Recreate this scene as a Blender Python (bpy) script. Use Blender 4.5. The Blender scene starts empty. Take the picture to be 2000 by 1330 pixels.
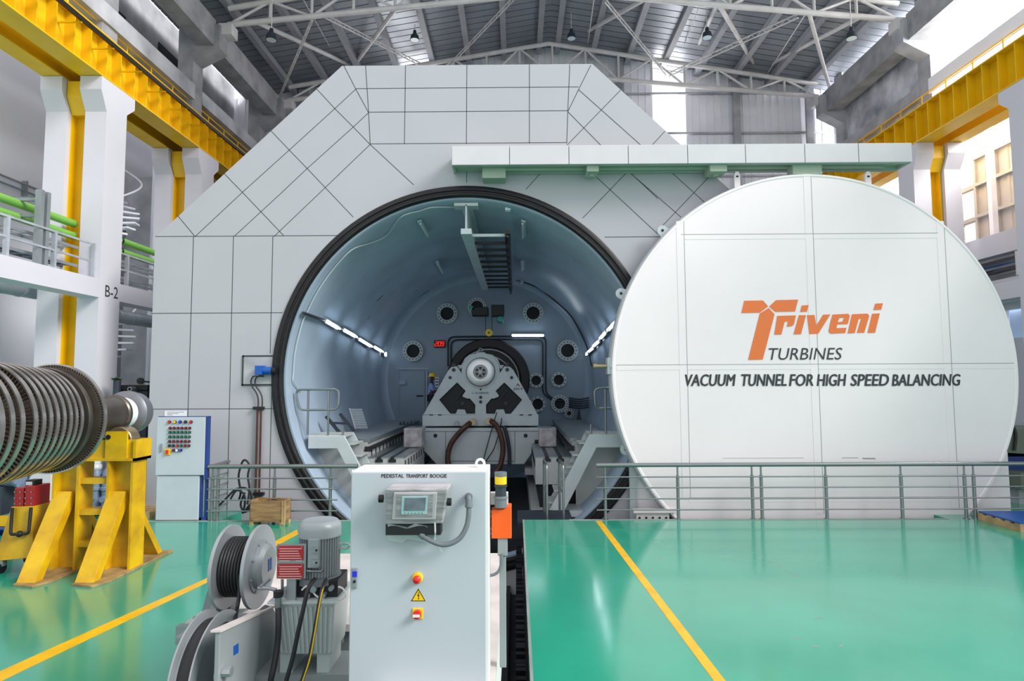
import bpy, bmesh, math, random
from mathutils import Vector, Matrix, Euler
S = bpy.context.scene
COL = S.collection
rnd = random.Random(7)
R = math.radians
# ------------------------------------------------------------------ camera
CAM = Vector((0.0, 0.0, 2.65))
PITCH, YAW, ROLL, FPX = 3.96, 0.38, -0.26, 1200.0
cd = bpy.data.cameras.new('camera'); cam = bpy.data.objects.new('camera', cd); COL.objects.link(cam)
cd.sensor_width = 36.0; cd.lens = 36.0 * FPX / 2000.0; cd.clip_end = 300
ROT = Matrix.Rotation(R(YAW), 3, 'Z') @ Matrix.Rotation(R(90 + PITCH), 3, 'X') @ Matrix.Rotation(R(ROLL), 3, 'Z')
cam.matrix_world = Matrix.Translation(CAM) @ ROT.to_4x4()
S.camera = cam
# ------------------------------------------------------------------ daylight and exposure
w = bpy.data.worlds.new('world'); S.world = w; w.use_nodes = True
bg = w.node_tree.nodes['Background']; bg.inputs[0].default_value = (0.97, 0.96, 1.0, 1); bg.inputs[1].default_value = 0.8
sd = bpy.data.lights.new('sun', 'SUN'); sd.energy = 2.35; sd.angle = R(22); sd.color = (1.0, 0.97, 0.93)
sun = bpy.data.objects.new('sun', sd); COL.objects.link(sun)
sun.rotation_euler = Vector((-0.73, 0.37, -0.57)).to_track_quat('-Z', 'Y').to_euler()
def window_light(name, loc, look, sx, sy, watts):
    d = bpy.data.lights.new(name, 'AREA'); d.shape = 'RECTANGLE'; d.size = sx; d.size_y = sy; d.energy = watts; d.color = (1.0, 0.98, 0.97)
    o = bpy.data.objects.new(name, d); COL.objects.link(o); o.location = loc; o.rotation_euler = Vector(look).to_track_quat('-Z', 'Y').to_euler()
window_light('daylight_right_windows', (16.2, 16.5, 11.6), (-1, 0, 0), 12.0, 5.6, 3000)
window_light('daylight_gable_strip', (5.84, 24.2, 9.0), (0, -1, 0), 1.3, 12.0, 260)
window_light('daylight_gable_strip', (-3.8, 24.2, 9.0), (0, -1, 0), 1.25, 12.0, 160)
vs = S.view_settings
S.display_settings.display_device = 'sRGB'
vs.view_transform = 'Standard'; vs.look = 'None'; vs.gamma = 1.0; vs.use_curve_mapping = False
vs.exposure = 0.5
# ------------------------------------------------------------------ where a photo pixel lies in the hall
def ray(px, py):
    return ROT @ Vector(((px - 1000.0) / FPX, (665.0 - py) / FPX, -1.0))
def P(px, py, Y):
    d = ray(px, py); return CAM + d * ((Y - CAM.y) / d.y)
def PZ(px, py, z=0.0):
    d = ray(px, py); return CAM + d * ((z - CAM.z) / d.z)
def PX(px, py, X):
    d = ray(px, py); return CAM + d * ((X - CAM.x) / d.x)
# ------------------------------------------------------------------ materials
def lin(h):
    h = h.lstrip('#'); o = []
    for i in (0, 2, 4):
        c = int(h[i:i + 2], 16) / 255.0
        o.append(c / 12.92 if c <= 0.04045 else ((c + 0.055) / 1.055) ** 2.4)
    return tuple(o) + (1.0,)
def mat(name, col, rough=0.5, metal=0.0, var=0.06, scale=2.0, bump=0.0, bscale=30.0, coat=0.0, spec=0.5, stretch=None, dark=None, emit=None, estr=0.0):
    m = bpy.data.materials.new(name); m.use_nodes = True
    nt = m.node_tree; b = nt.nodes['Principled BSDF']
    c = lin(col)
    tc = nt.nodes.new('ShaderNodeTexCoord'); src = tc.outputs['Object']
    if stretch:
        mp = nt.nodes.new('ShaderNodeMapping'); mp.inputs['Scale'].default_value = stretch
        nt.links.new(src, mp.inputs[0]); src = mp.outputs[0]
    if var > 0:
        n = nt.nodes.new('ShaderNodeTexNoise'); n.inputs['Scale'].default_value = scale; n.inputs['Detail'].default_value = 6
        nt.links.new(src, n.inputs['Vector'])
        rp = nt.nodes.new('ShaderNodeValToRGB')
        lo = lin(dark) if dark else tuple(x * (1 - var * 2) for x in c[:3]) + (1,)
        rp.color_ramp.elements[0].position = 0.3; rp.color_ramp.elements[1].position = 0.65
        rp.color_ramp.elements[0].color = lo
        rp.color_ramp.elements[1].color = tuple(min(1, x * (1 + var * 0.5)) for x in c[:3]) + (1,)
        nt.links.new(n.outputs['Fac'], rp.inputs[0]); nt.links.new(rp.outputs[0], b.inputs['Base Color'])
    else:
        b.inputs['Base Color'].default_value = c
    b.inputs['Roughness'].default_value = rough; b.inputs['Metallic'].default_value = metal
    b.inputs['Specular IOR Level'].default_value = spec; b.inputs['Coat Weight'].default_value = coat
    b.inputs['Coat Roughness'].default_value = 0.12
    if bump > 0:
        n2 = nt.nodes.new('ShaderNodeTexNoise'); n2.inputs['Scale'].default_value = bscale; n2.inputs['Detail'].default_value = 4
        nt.links.new(src, n2.inputs['Vector'])
        bp = nt.nodes.new('ShaderNodeBump'); bp.inputs['Strength'].default_value = bump; bp.inputs['Distance'].default_value = 0.02
        nt.links.new(n2.outputs['Fac'], bp.inputs['Height']); nt.links.new(bp.outputs[0], b.inputs['Normal'])
    if emit:
        b.inputs['Emission Color'].default_value = lin(emit); b.inputs['Emission Strength'].default_value = estr
    return m
M = {}
M['clad'] = mat('white cladding panel', '#b1b3ba', 0.45, var=0.02, scale=0.6)
M['joint'] = mat('dark panel joint', '#3c4442', 0.8, var=0)
M['door'] = mat('white gloss door paint', '#f5eef1', 0.28, var=0.02, scale=0.5)
M['doorline'] = mat('strip edge shade and scratch grey', '#9a9c9b', 0.6, var=0)
M['beamw'] = mat('white fascia panel', '#cfced3', 0.4, var=0.02)
M['beamg'] = mat('beam paint with green reflection', '#a3b3a2', 0.5, var=0.05)  # green reflection seen under the white beam, put into its base colour
M['rubber'] = mat('black rubber seal', '#17181b', 0.55, var=0.25, scale=9, bump=0.3, bscale=25)
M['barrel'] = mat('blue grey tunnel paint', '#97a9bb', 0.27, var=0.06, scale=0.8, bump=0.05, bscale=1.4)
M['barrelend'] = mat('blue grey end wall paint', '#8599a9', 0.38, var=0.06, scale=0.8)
M['black'] = mat('black paint', '#15171a', 0.5, var=0.1)
M['dark'] = mat('dark void grey', '#202428', 0.7, var=0.2)
M['floor'] = mat('green epoxy floor', '#2a9e81', 0.16, var=0.07, scale=0.7, bump=0.03, bscale=0.9, coat=0.5, spec=0.5)
M['pit'] = mat('dark pit concrete', '#23282b', 0.7, var=0.3, scale=3, bump=0.3)
M['yline'] = mat('yellow floor paint', '#e8b414', 0.4, var=0.08, scale=6)
M['kerb'] = mat('grey concrete kerb', '#8c9793', 0.7, var=0.1)
M['yellow'] = mat('yellow crane paint', '#efbf0a', 0.42, var=0.06, scale=1.5)
M['yellowd'] = mat('worn yellow steel', '#dbb00b', 0.45, var=0.12, scale=3, dark='#b98a12')
M['rusty'] = mat('scuffed yellow base plate', '#a58a5c', 0.6, var=0.3, scale=5, dark='#7d6440')
M['white'] = mat('white wall paint', '#eff1fb', 0.6, var=0.03, scale=0.5)
M['colw'] = mat('white column paint', '#d0cfd8', 0.55, var=0.03, scale=0.5)
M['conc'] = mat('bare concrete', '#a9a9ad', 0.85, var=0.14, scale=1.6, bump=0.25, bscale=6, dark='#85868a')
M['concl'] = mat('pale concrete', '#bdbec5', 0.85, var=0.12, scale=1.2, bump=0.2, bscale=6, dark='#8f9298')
M['plaster'] = mat('stained white plaster', '#d8dbe2', 0.85, var=0.1, scale=1.3, dark='#8a8e96')
M['sheet'] = mat('dark galvanised roof sheet', '#989ea6', 0.36, metal=0.35, var=0.1, scale=0.7)
M['purlin'] = mat('grey purlin', '#a3a6ad', 0.55, var=0.06)
M['truss'] = mat('cream truss paint', '#dcd8da', 0.5, var=0.08, scale=2)
M['corr'] = mat('corrugated grey cladding', '#eff0f8', 0.45, var=0.05, scale=0.6)
M['corrw'] = mat('beige corrugated cladding', '#bdb9b4', 0.55, var=0.06, scale=0.6)
M['steel'] = mat('stainless tube', '#8d9394', 0.3, metal=0.8, var=0.03)
M['galv'] = mat('galvanised grey steel', '#9aa1a6', 0.42, metal=0.5, var=0.08)
M['green'] = mat('green pipe paint', '#74b04c', 0.4, var=0.05)
M['silver'] = mat('silver duct lagging', '#b5bac3', 0.38, metal=0.2, var=0.12, scale=3)
M['rotor'] = mat('dark forged steel', '#655d57', 0.32, metal=0.6, var=0.15, scale=4)
M['shroud'] = mat('bright turned steel', '#b3afac', 0.24, metal=0.75, var=0.08, scale=5)
M['blade'] = mat('blade steel', '#6b5f55', 0.4, metal=0.45, var=0.2, scale=20)
M['rotorg'] = mat('grey turned steel', '#7d8087', 0.42, metal=0.5, var=0.08, scale=5)
M['disc'] = mat('polished bearing face', '#dfe1e4', 0.3, metal=0.45, var=0.05, scale=3)
M['sleeve'] = mat('white wrapping sleeve', '#e3ecee', 0.5, var=0.02)
M['cab'] = mat('pale blue grey cabinet paint', '#b4bfc5', 0.4, var=0.02, scale=0.7)
M['cabw'] = mat('off white edge paint', '#e2e2e0', 0.45, var=0.03)
M['panel'] = mat('white control panel paint', '#bcc6ce', 0.4, var=0.03)
M['blue'] = mat('blue frame paint', '#1f3f86', 0.45, var=0.06)
M['bluem'] = mat('blue motor paint', '#1556a8', 0.4, var=0.08)
M['bluegrey'] = mat('blue grey machine paint', '#70839c', 0.45, var=0.08)
M['navy'] = mat('dark navy machine paint', '#2b3440', 0.5, var=0.15)
M['ped'] = mat('grey pedestal paint', '#bcc7cb', 0.42, var=0.05)
M['bed'] = mat('grey machine bed', '#b4b9b8', 0.45, var=0.1, scale=2)
M['bedtop'] = mat('ground steel bed top', '#8b949a', 0.3, metal=0.5, var=0.1)
M['boogie'] = mat('grey boogie paint', '#8e9698', 0.5, var=0.08)
M['deck'] = mat('dusty white deck', '#cfc8c5', 0.7, var=0.1, scale=4)
M['reel'] = mat('grey reel steel', '#9ba2a7', 0.36, metal=0.35, var=0.05)
M['motor'] = mat('grey motor paint', '#9aa3a7', 0.38, metal=0.15, var=0.04)
M['tank'] = mat('pale tank paint', '#b9c6c4', 0.4, var=0.03)
M['cable'] = mat('black cable', '#202124', 0.45, var=0.1)
M['hosey'] = mat('yellow striped hose', '#b79a2c', 0.5, var=0.2)
M['hoseb'] = mat('brown rubber hose', '#4b2b20', 0.5, var=0.2, scale=6)
M['conduit'] = mat('grey flexible conduit', '#6c747a', 0.5, var=0.05)
M['red'] = mat('red plate', '#b81f26', 0.4, var=0.06)
M['redb'] = mat('red button', '#d3242c', 0.35, var=0)
M['greenb'] = mat('green button', '#0d6a4e', 0.35, var=0)
M['maroon'] = mat('maroon button', '#7c1f33', 0.35, var=0)
M['blueb'] = mat('blue lamp lens', '#2a2fd0', 0.3, var=0)
M['yelb'] = mat('yellow plastic', '#edc61c', 0.4, var=0)
M['orange'] = mat('orange plastic', '#ef6015', 0.4, var=0.03)
M['logo'] = mat('orange logo paint', '#ec7a3c', 0.35, var=0)
M['ink'] = mat('dark grey lettering', '#35383c', 0.5, var=0)
M['paper'] = mat('white paper', '#e7e9f0', 0.7, var=0.02)
M['wood'] = mat('crate wood', '#a07f58', 0.75, var=0.22, scale=3, stretch=(1, 1, 6), dark='#73583a')
M['woodl'] = mat('pale pallet wood', '#c3a274', 0.75, var=0.2, scale=4)
M['bluep'] = mat('blue pallet paint', '#1c3f8c', 0.5, var=0.12)
M['lamp'] = mat('fluorescent tube', '#ffffff', 0.3, var=0, emit='#e6f2ff', estr=11.0)
M['tubeoff'] = mat('unlit tube cover', '#cfd8e2', 0.4, var=0)
M['led'] = mat('red led segment', '#c01008', 0.4, var=0, emit='#ff1a0a', estr=0.9)
M['lens'] = mat('lamp glass lens', '#cfe0ea', 0.15, var=0)
M['teal'] = mat('teal motor paint', '#2f9a8c', 0.4, var=0.05)
M['screen'] = mat('grey blue screen', '#8c93a0', 0.2, var=0.15, scale=12)
M['screenf'] = mat('pale cyan bezel', '#bfe2e4', 0.35, var=0)
M['hmi'] = mat('grey terminal case', '#b3afb3', 0.3, var=0.2, scale=7, stretch=(1, 1, 5), bump=0.3, bscale=12)
M['hmif'] = mat('pale terminal frame', '#cfcacd', 0.3, var=0.05)
M['wrap'] = mat('crinkled plastic wrapping', '#a9a6ab', 0.22, var=0.22, scale=5, bump=0.7, bscale=9)
M['film'] = mat('thin clear film', '#e8eef0', 0.12, var=0, bump=0.4, bscale=30)
fb = M['film'].node_tree.nodes['Principled BSDF']; fb.inputs['Alpha'].default_value = 0.25
M['skin'] = mat('dark skin', '#4a3328', 0.5, var=0)
M['shirt'] = mat('light blue shirt', '#8fb0dd', 0.8, var=0.05)
M['trouser'] = mat('dark blue trousers', '#20263a', 0.8, var=0.05)
M['leaf'] = mat('plant leaf', '#54702f', 0.6, var=0.2)
M['olive'] = mat('olive machine paint', '#6d7567', 0.5, var=0.08)
M['brass'] = mat('worn brass ring', '#a5957a', 0.3, metal=0.7, var=0.1)
M['glass'] = mat('window glass', '#bcd3ee', 0.08, var=0)
# ------------------------------------------------------------------ mesh builder
class MB:
    def __init__(s): s.v = []; s.f = []; s.m = []; s.sm = []
    def add(s, vs, fs, m=0, smooth=False):
        o = len(s.v); s.v += [Vector(v) for v in vs]
        for f in fs: s.f.append([i + o for i in f]); s.m.append(m); s.sm.append(smooth)
        return s
    def box(s, x0, x1, y0, y1, z0, z1, m=0):
        v = [(x, y, z) for z in (z0, z1) for y in (y0, y1) for x in (x0, x1)]
        return s.add(v, [(0, 2, 3, 1), (4, 5, 7, 6), (0, 1, 5, 4), (2, 6, 7, 3), (0, 4, 6, 2), (1, 3, 7, 5)], m)
    def bar(s, a, b, w, h, up=(0, 0, 1), m=0):
        a, b = Vector(a), Vector(b); d = (b - a).normalized(); up = Vector(up)
        if abs(d.dot(up)) > 0.98: up = Vector((0, 1, 0))
        u = d.cross(up).normalized() * (w / 2); v = u.cross(d).normalized() * (h / 2)
        pts = [p + q for p in (a, b) for q in (-u - v, u - v, u + v, -u + v)]
        return s.add(pts, [(0, 1, 2, 3), (7, 6, 5, 4), (0, 4, 5, 1), (1, 5, 6, 2), (2, 6, 7, 3), (3, 7, 4, 0)], m)
    def prism(s, pts, vec, m=0, mside=None):
        pts = [Vector(p) for p in pts]; vec = Vector(vec); n = len(pts)
        o = len(s.v); s.v += pts + [p + vec for p in pts]
        s.f.append([o + i for i in range(n)]); s.m.append(m); s.sm.append(False)
        s.f.append([o + n + i for i in reversed(range(n))]); s.m.append(m); s.sm.append(False)
        for i in range(n):
            j = (i + 1) % n
            s.f.append([o + i, o + n + i, o + n + j, o + j]); s.m.append(m if mside is None else mside); s.sm.append(False)
        return s
    def rings(s, rings, m=0, smooth=True, close=True, caps=False):
        n = len(rings[0]); o = len(s.v)
        for r in rings: s.v += [Vector(p) for p in r]
        for k in range(len(rings) - 1):
            for i in range(n if close else n - 1):
                j = (i + 1) % n
                s.f.append([o + k * n + i, o + k * n + j, o + (k + 1) * n + j, o + (k + 1) * n + i]); s.m.append(m); s.sm.append(smooth)
        if caps:
            s.f.append([o + i for i in reversed(range(n))]); s.m.append(m); s.sm.append(False)
            e = o + (len(rings) - 1) * n
            s.f.append([e + i for i in range(n)]); s.m.append(m); s.sm.append(False)
        return s
    def cyl(s, a, b, r0, r1=None, n=16, m=0, caps=True):
        a, b = Vector(a), Vector(b); r1 = r0 if r1 is None else r1
        d = (b - a).normalized(); t = Vector((0, 0, 1)) if abs(d.z) < 0.9 else Vector((1, 0, 0))
        u = d.cross(t).normalized(); v = d.cross(u)
        rr = [[p + (u * math.cos(2 * math.pi * i / n) + v * math.sin(2 * math.pi * i / n)) * r for i in range(n)] for p, r in ((a, r0), (b, r1))]
        return s.rings(rr, m, True, True, caps)
    def tube(s, pts, r, n=8, m=0, closed=False):
        pts = [Vector(p) for p in pts]; k = len(pts); rr = []; u = None
        for i, p in enumerate(pts):
            a = pts[i - 1] if (i > 0 or closed) else p
            b = pts[(i + 1) % k] if (i < k - 1 or closed) else p
            d = (b - a).normalized()
            if u is None:
                t = Vector((0, 0, 1)) if abs(d.z) < 0.9 else Vector((1, 0, 0)); u = d.cross(t).normalized()
            else:
                u = (u - d * u.dot(d)); u = u.normalized() if u.length > 1e-5 else d.orthogonal().normalized()
            v = d.cross(u)
            rr.append([p + (u * math.cos(2 * math.pi * j / n) + v * math.sin(2 * math.pi * j / n)) * r for j in range(n)])
        if closed: rr.append(rr[0])
        return s.rings(rr, m, True, True, not closed)
    def lathe(s, prof, o, axis, n=48, m=0, mats=None, a0=0.0, a1=2 * math.pi, smooth=True):
        o, axis = Vector(o), Vector(axis).normalized()
        t = Vector((0, 0, 1)) if abs(axis.z) < 0.9 else Vector((1, 0, 0))
        u = axis.cross(t).normalized(); v = axis.cross(u)
        full = abs(a1 - a0 - 2 * math.pi) < 1e-6; k = n if full else n + 1
        base = len(s.v); L = len(prof)
        for r, h in prof:
            for i in range(k):
                a = a0 + (a1 - a0) * i / n
                s.v.append(o + axis * h + (u * math.cos(a) + v * math.sin(a)) * r)
        for p in range(L - 1):
            for i in range(k if full else n):
                j = (i + 1) % k
                s.f.append([base + p * k + i, base + p * k + j, base + (p + 1) * k + j, base + (p + 1) * k + i])
                s.m.append(mats[p] if mats else m); s.sm.append(smooth)
        return s
    def sphere(s, c, r, nu=14, nv=8, m=0, sc=(1, 1, 1)):
        c = Vector(c); rr = []
        for k in range(nv + 1):
            t = math.pi * k / nv; q = max(math.sin(t), 0.001)
            rr.append([c + Vector((r * sc[0] * q * math.cos(2 * math.pi * i / nu), r * sc[1] * q * math.sin(2 * math.pi * i / nu), -r * sc[2] * math.cos(t))) for i in range(nu)])
        return s.rings(rr, m, True, True, True)
    def build(s, name, mats, parent=None, bevel=0.0, seg=2, angle=40):
        me = bpy.data.meshes.new(name)
        root = parent
        while root is not None and root.parent is not None: root = root.parent
        if root is not None: org = root.location.copy()
        else:
            lo = Vector([min(v[i] for v in s.v) for i in range(3)]); hi = Vector([max(v[i] for v in s.v) for i in range(3)])
            org = Vector(((lo.x + hi.x) / 2, (lo.y + hi.y) / 2, lo.z))
        me.from_pydata([v - org for v in s.v], [], s.f)
        mats = mats if isinstance(mats, (list, tuple)) else [mats]
        for q in mats: me.materials.append(M[q] if isinstance(q, str) else q)
        me.polygons.foreach_set('material_index', s.m)
        me.polygons.foreach_set('use_smooth', s.sm)
        bm = bmesh.new(); bm.from_mesh(me); bmesh.ops.recalc_face_normals(bm, faces=bm.faces); bm.to_mesh(me); bm.free()
        if any(s.sm): me.set_sharp_from_angle(angle=R(angle))
        o = bpy.data.objects.new(name, me); COL.objects.link(o)
        if parent is not None: o.parent = parent
        else: o.location = org
        if bevel > 0:
            b = o.modifiers.new('bevel', 'BEVEL'); b.width = bevel; b.segments = seg; b.limit_method = 'ANGLE'; b.angle_limit = R(50)
        return o
def tag(o, label=None, cat=None, group=None, kind=None):
    if label: o['label'] = label
    if cat: o['category'] = cat
    if group: o['group'] = group
    if kind: o['kind'] = kind
    return o
def thing(name, loc, label, cat, group=None):
    o = bpy.data.objects.new(name, None); COL.objects.link(o); o.location = Vector(loc); o.empty_display_size = 0.1
    return tag(o, label, cat, group)
def struct(name, mb, mats, parent=None, bevel=0.0, label=None, cat=None):
    o = mb.build(name, mats, parent, bevel)
    if parent is None: tag(o, label, cat, None, 'structure')
    return o
def dup(root, loc, label=None, group=None):
    def cp(o, par):
        c = o.copy(); COL.objects.link(c); c.parent = par
        for ch in list(o.children): cp(ch, c)
        return c
    r = cp(root, None); r.location = Vector(loc)
    if label: r['label'] = label
    if group: r['group'] = group
    return r
def arc(c, r, a0, a1, n, u, v):
    c, u, v = Vector(c), Vector(u), Vector(v)
    return [c + (u * math.cos(a0 + (a1 - a0) * i / n) + v * math.sin(a0 + (a1 - a0) * i / n)) * r for i in range(n + 1)]
def smooth_path(pts, n=6):
    pts = [Vector(p) for p in pts]; out = []
    for i in range(len(pts) - 1):
        p0 = pts[max(i - 1, 0)]; p1 = pts[i]; p2 = pts[i + 1]; p3 = pts[min(i + 2, len(pts) - 1)]
        for k in range(n):
            t = k / n
            out.append(0.5 * ((2 * p1) + (p2 - p0) * t + (2 * p0 - 5 * p1 + 4 * p2 - p3) * t * t + (3 * p1 - p0 - 3 * p2 + p3) * t ** 3))
    return out + [pts[-1]]
def rounded(pts, rad, n=4, closed=False):
    pts = [Vector(p) for p in pts]; out = []; k = len(pts)
    for i, p in enumerate(pts):
        if not closed and i in (0, k - 1): out.append(p); continue
        a = pts[i - 1]; b = pts[(i + 1) % k]; da = (a - p); db = (b - p)
        r = min(rad, da.length * 0.45, db.length * 0.45)
        s0 = p + da.normalized() * r; s1 = p + db.normalized() * r
        for j in range(n + 1):
            t = j / n; out.append((1 - t) ** 2 * s0 + 2 * t * (1 - t) * p + t * t * s1)
    return out
def text(name, body, org, width, height, material, parent, u=(1, 0, 0), v=(0, 0, 1), shear=0.0, bold=0.0, lift=0.0015, smallcaps=False):
    """lettering fitted to a box: org is its lower left corner"""
    c = bpy.data.curves.new(name, 'FONT'); c.body = body; c.shear = shear; c.extrude = 0.0; c.resolution_u = 3
    o = bpy.data.objects.new(name, c); COL.objects.link(o)
    bpy.context.view_layer.update()
    dg = bpy.context.evaluated_depsgraph_get()
    me = bpy.data.meshes.new_from_object(o.evaluated_get(dg)); bpy.data.objects.remove(o); bpy.data.curves.remove(c)
    xs = [q.co.x for q in me.vertices]; ys = [q.co.y for q in me.vertices]
    x0, x1, y0, y1 = min(xs), max(xs), min(ys), max(ys)
    u, v, org = Vector(u), Vector(v), Vector(org); nrm = u.cross(v).normalized()
    mb = MB()
    bw = bold * height
    for k, (dx, dz) in enumerate(((0, 0), (bw, 0), (-bw, 0), (0, bw * 0.5), (0, -bw * 0.5)) if bold else ((0, 0),)):
        mb.add([org + u * (bw + (q.co.x - x0) / (x1 - x0) * (width - 2 * bw) + dx) + v * (bw * 0.5 + (q.co.y - y0) / (y1 - y0) * (height - bw) + dz) + nrm * (lift + k * 0.0002) for q in me.vertices],
               [list(p.vertices) for p in me.polygons])
    bpy.data.meshes.remove(me)
    return mb.build(name, material, parent)
# ================================================================== THE HALL
YF = 13.0                                   # front plane of the tunnel housing
C0 = P(909, 735, YF); X0, Z0 = C0.x, C0.z   # tunnel axis
RT = 3.80                                   # barrel radius
YB = 22.2                                   # tunnel end wall
PITL, PITR, YE = -2.05, 0.11, 12.15         # pit edges, floor edge before the tunnel
fl = MB()
fl.box(-26, PITL, -14, YE, -0.25, 0); fl.box(PITR, 26, -14, YE, -0.25, 0); fl.box(-26, -7.25, YE, 24, -0.25, 0); fl.box(8.3, 26, YE, 24, -0.25, 0)
q0, q1 = PZ(432, 1014), PZ(494, 989)
fl.prism([(-7.25, YE, 0), (q0.x, YE, 0), (q1.x, 12.98, 0), (-7.25, 12.98, 0)], (0, 0, -0.25))
floor = struct('floor', fl, 'floor', label='glossy green epoxy hall floor on both sides of the pit', cat='floor')
mk = MB()
for poly in ([(1163, 1017.5), (1175, 1017.5), (1418, 1331), (1395, 1331)],
             [(583, 1043), (580, 1034), (400, 1131), (394, 1143)], [(394, 1143), (400, 1131), (-60, 1338), (-60, 1360)]):
    mk.prism([PZ(x, y, 0.0005) for x, y in poly], (0, 0, 0.0015))
mk.build('floor_line', 'yline', floor)
kb = MB(); kb.box(-7.2, PITL, YE - 0.09, YE, 0.0005, 0.006); kb.box(PITR + 0.9, 8.3, YE - 0.09, YE, 0.0005, 0.006)
kb.box(PITR, PITR + 0.03, 2.5, YE, 0.0005, 0.004)
kb.build('floor_edge_strip', 'kerb', floor)
sc = MB()
for x, y, a, l in ((1592, 1262, -.2, .1), (1643, 1261, .5, .09), (1555, 1245, .1, .12), (1600, 1207, -.4, .1), (150, 1146, .1, .07), (196, 1152, .3, .04), (1290, 1090, .2, .06), (1745, 1120, .1, .08)):
    p = PZ(x, y, 0.0006); d = Vector((math.cos(a), math.sin(a), 0)) * l / 2; n = Vector((-d.y, d.x, 0)).normalized() * .012
    sc.add([p - d - n, p + d - n * .4, p + d * .8 + n, p - d * .7 + n * .8], [(0, 1, 2, 3)])
sc.build('floor_chip', 'kerb', floor)
sc = MB()
for k in range(7): p = PZ(1452 + k * 16, 1066 + k * 9 + (k % 2) * 3, 0.0006); q = PZ(1464 + k * 16, 1072 + k * 9, 0.0006); sc.bar(p, q, .018, .0006)
sc.build('floor_scuff', 'kerb', floor)
pt = MB()
pt.box(-26, 26, -14, 24, -1.75, -1.7); pt.box(PITL - 0.1, PITL, -14, YE, -1.7, -0.25); pt.box(PITR, PITR + 0.1, -14, YE, -1.7, -0.25)
pt.box(PITL, PITR, -14.1, -14, -1.7, 0)
struct('floor.001', pt, 'pit', label='dark concrete pit under the bogie between the green floors', cat='pit')
# rails and rack in the pit
t = thing('pit_track', (-1.0, 3, -1.7), 'dark steel track with rack teeth in the pit under the transport bogie', 'track')
for x in (-1.8, -0.18):
    b = MB(); b.box(x - 0.06, x + 0.06, 1.0, 16.5, -1.7, -1.66); b.box(x - 0.012, x + 0.012, 1.0, 16.5, -1.66, -1.56); b.box(x - 0.035, x + 0.035, 1.0, 16.5, -1.56, -1.52)
    b.build('rail', 'dark', t)
b = MB()
for i in range(60):
    y = 3.6 + i * 0.145; b.box(-0.02, 0.09, y, y + 0.08, -0.62 + 0.02 * math.sin(i * 1.7), -0.5 + 0.02 * math.sin(i * 1.7)); b.box(0.0, 0.07, y - 0.03, y + 0.12, -0.7, -0.6)
b.build('rack', 'black', t)
# ---- roof
XR, ZR, SL = 1.3, 15.85, 0.17
def roofz(x): return ZR - abs(x - XR) * SL
rf = MB()
for sg, xe in ((-1, -10.6), (1, 12.9)):
    n = 30; y = 12.5
    prof = []
    while y < 23.6:
        prof += [(y, 0), (y + 0.30, 0), (y + 0.305, 0.05), (y + 0.335, 0.05), (y + 0.34, 0)]; y += 0.34
    rf.rings([[Vector((XR, yy, ZR + dz)) for yy, dz in prof], [Vector((xe, yy, roofz(xe) + dz)) for yy, dz in prof]], 0, False, False)
ceil = struct('ceiling', rf, 'sheet', label='grey sheet metal gable roof with purlins', cat='roof')
for sg, xe in ((-1, -10.4), (1, 12.7)):
    for k in range(8):
        x = XR + sg * (0.35 + k * 1.36)
        b = MB(); z = roofz(x); b.box(x - 0.07, x + 0.07, 12.6, 23.3, z - 0.26, z - 0.02); b.box(x - 0.1, x + 0.1, 12.6, 23.3, z - 0.28, z - 0.255)
        b.build('purlin', 'purlin', ceil)
b = MB(); b.box(-5.0, -4.1, 15.6, 16.6, roofz(-4.5) - 0.34, roofz(-4.5) - 0.2); 
q = b.build('roof_ventilator', 'purlin', ceil); b = MB(); b.sphere((-4.5, 16.1, roofz(-4.5) - 0.34), 0.33, 20, 8, 0, (1, 1, 0.5)); b.build('dome', 'lens', q)
# ---- back gable wall with two daylight strips
YW = 23.4
def corr(mb, u0, u1, org, udir, ndir, z0, z1, m=0, pitch=0.28, d=0.035):
    org, udir, ndir = Vector(org), Vector(udir), Vector(ndir); u = u0; pr = []
    while u < u1 - 1e-6:
        for a, q in ((0, 0), (0.82, 0), (0.86, d), (0.96, d)):
            uu = u + a * pitch
            if uu <= u1: pr.append((uu, q))
        u += pitch
    pr.append((u1, 0))
    z1f = z1 if callable(z1) else (lambda x: z1)
    lo = [org + udir * a + ndir * q + Vector((0, 0, z0)) for a, q in pr]
    hi = [Vector((p.x, p.y, z1f(p.x))) for p in lo]
    mb.rings([lo, hi], m, False, False)
strips = [(P(781, 90, YW).x, P(845, 90, YW).x), (P(1273, 150, YW).x, P(1338, 150, YW).x)]
edges = [-14.5, strips[0][0], strips[0][1], strips[1][0], strips[1][1], 15.5]
wb = MB()
for a, c in ((0, 1), (2, 3), (4, 5)):
    corr(wb, edges[a], edges[c], (0, YW, 0), (1, 0, 0), (0, -1, 0), -0.2, lambda x: roofz(x) + 0.1)
wback = struct('wall_back', wb, 'corr', label='grey corrugated back gable wall with two bright daylight strips', cat='wall')
for z in (4.5, 6.6, 8.7, 10.6, 12.3, 13.9):
    b = MB(); b.box(-12.5 if z < 13.5 else -8.5, 14 if z < 13.5 else 10.5, YW - 0.12, YW - 0.04, z - 0.035, z + 0.035); b.build('girt', 'concl', wback)
for x in (-8.3, -5.4, -2.4, 0.6, 4.1, 8.6, 11.4):
    b = MB(); z = roofz(x) - 0.1; b.box(x - 0.13, x + 0.13, YW - 0.24, YW - 0.12, 0, z); b.build('gable_post', 'concl', wback)
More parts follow.
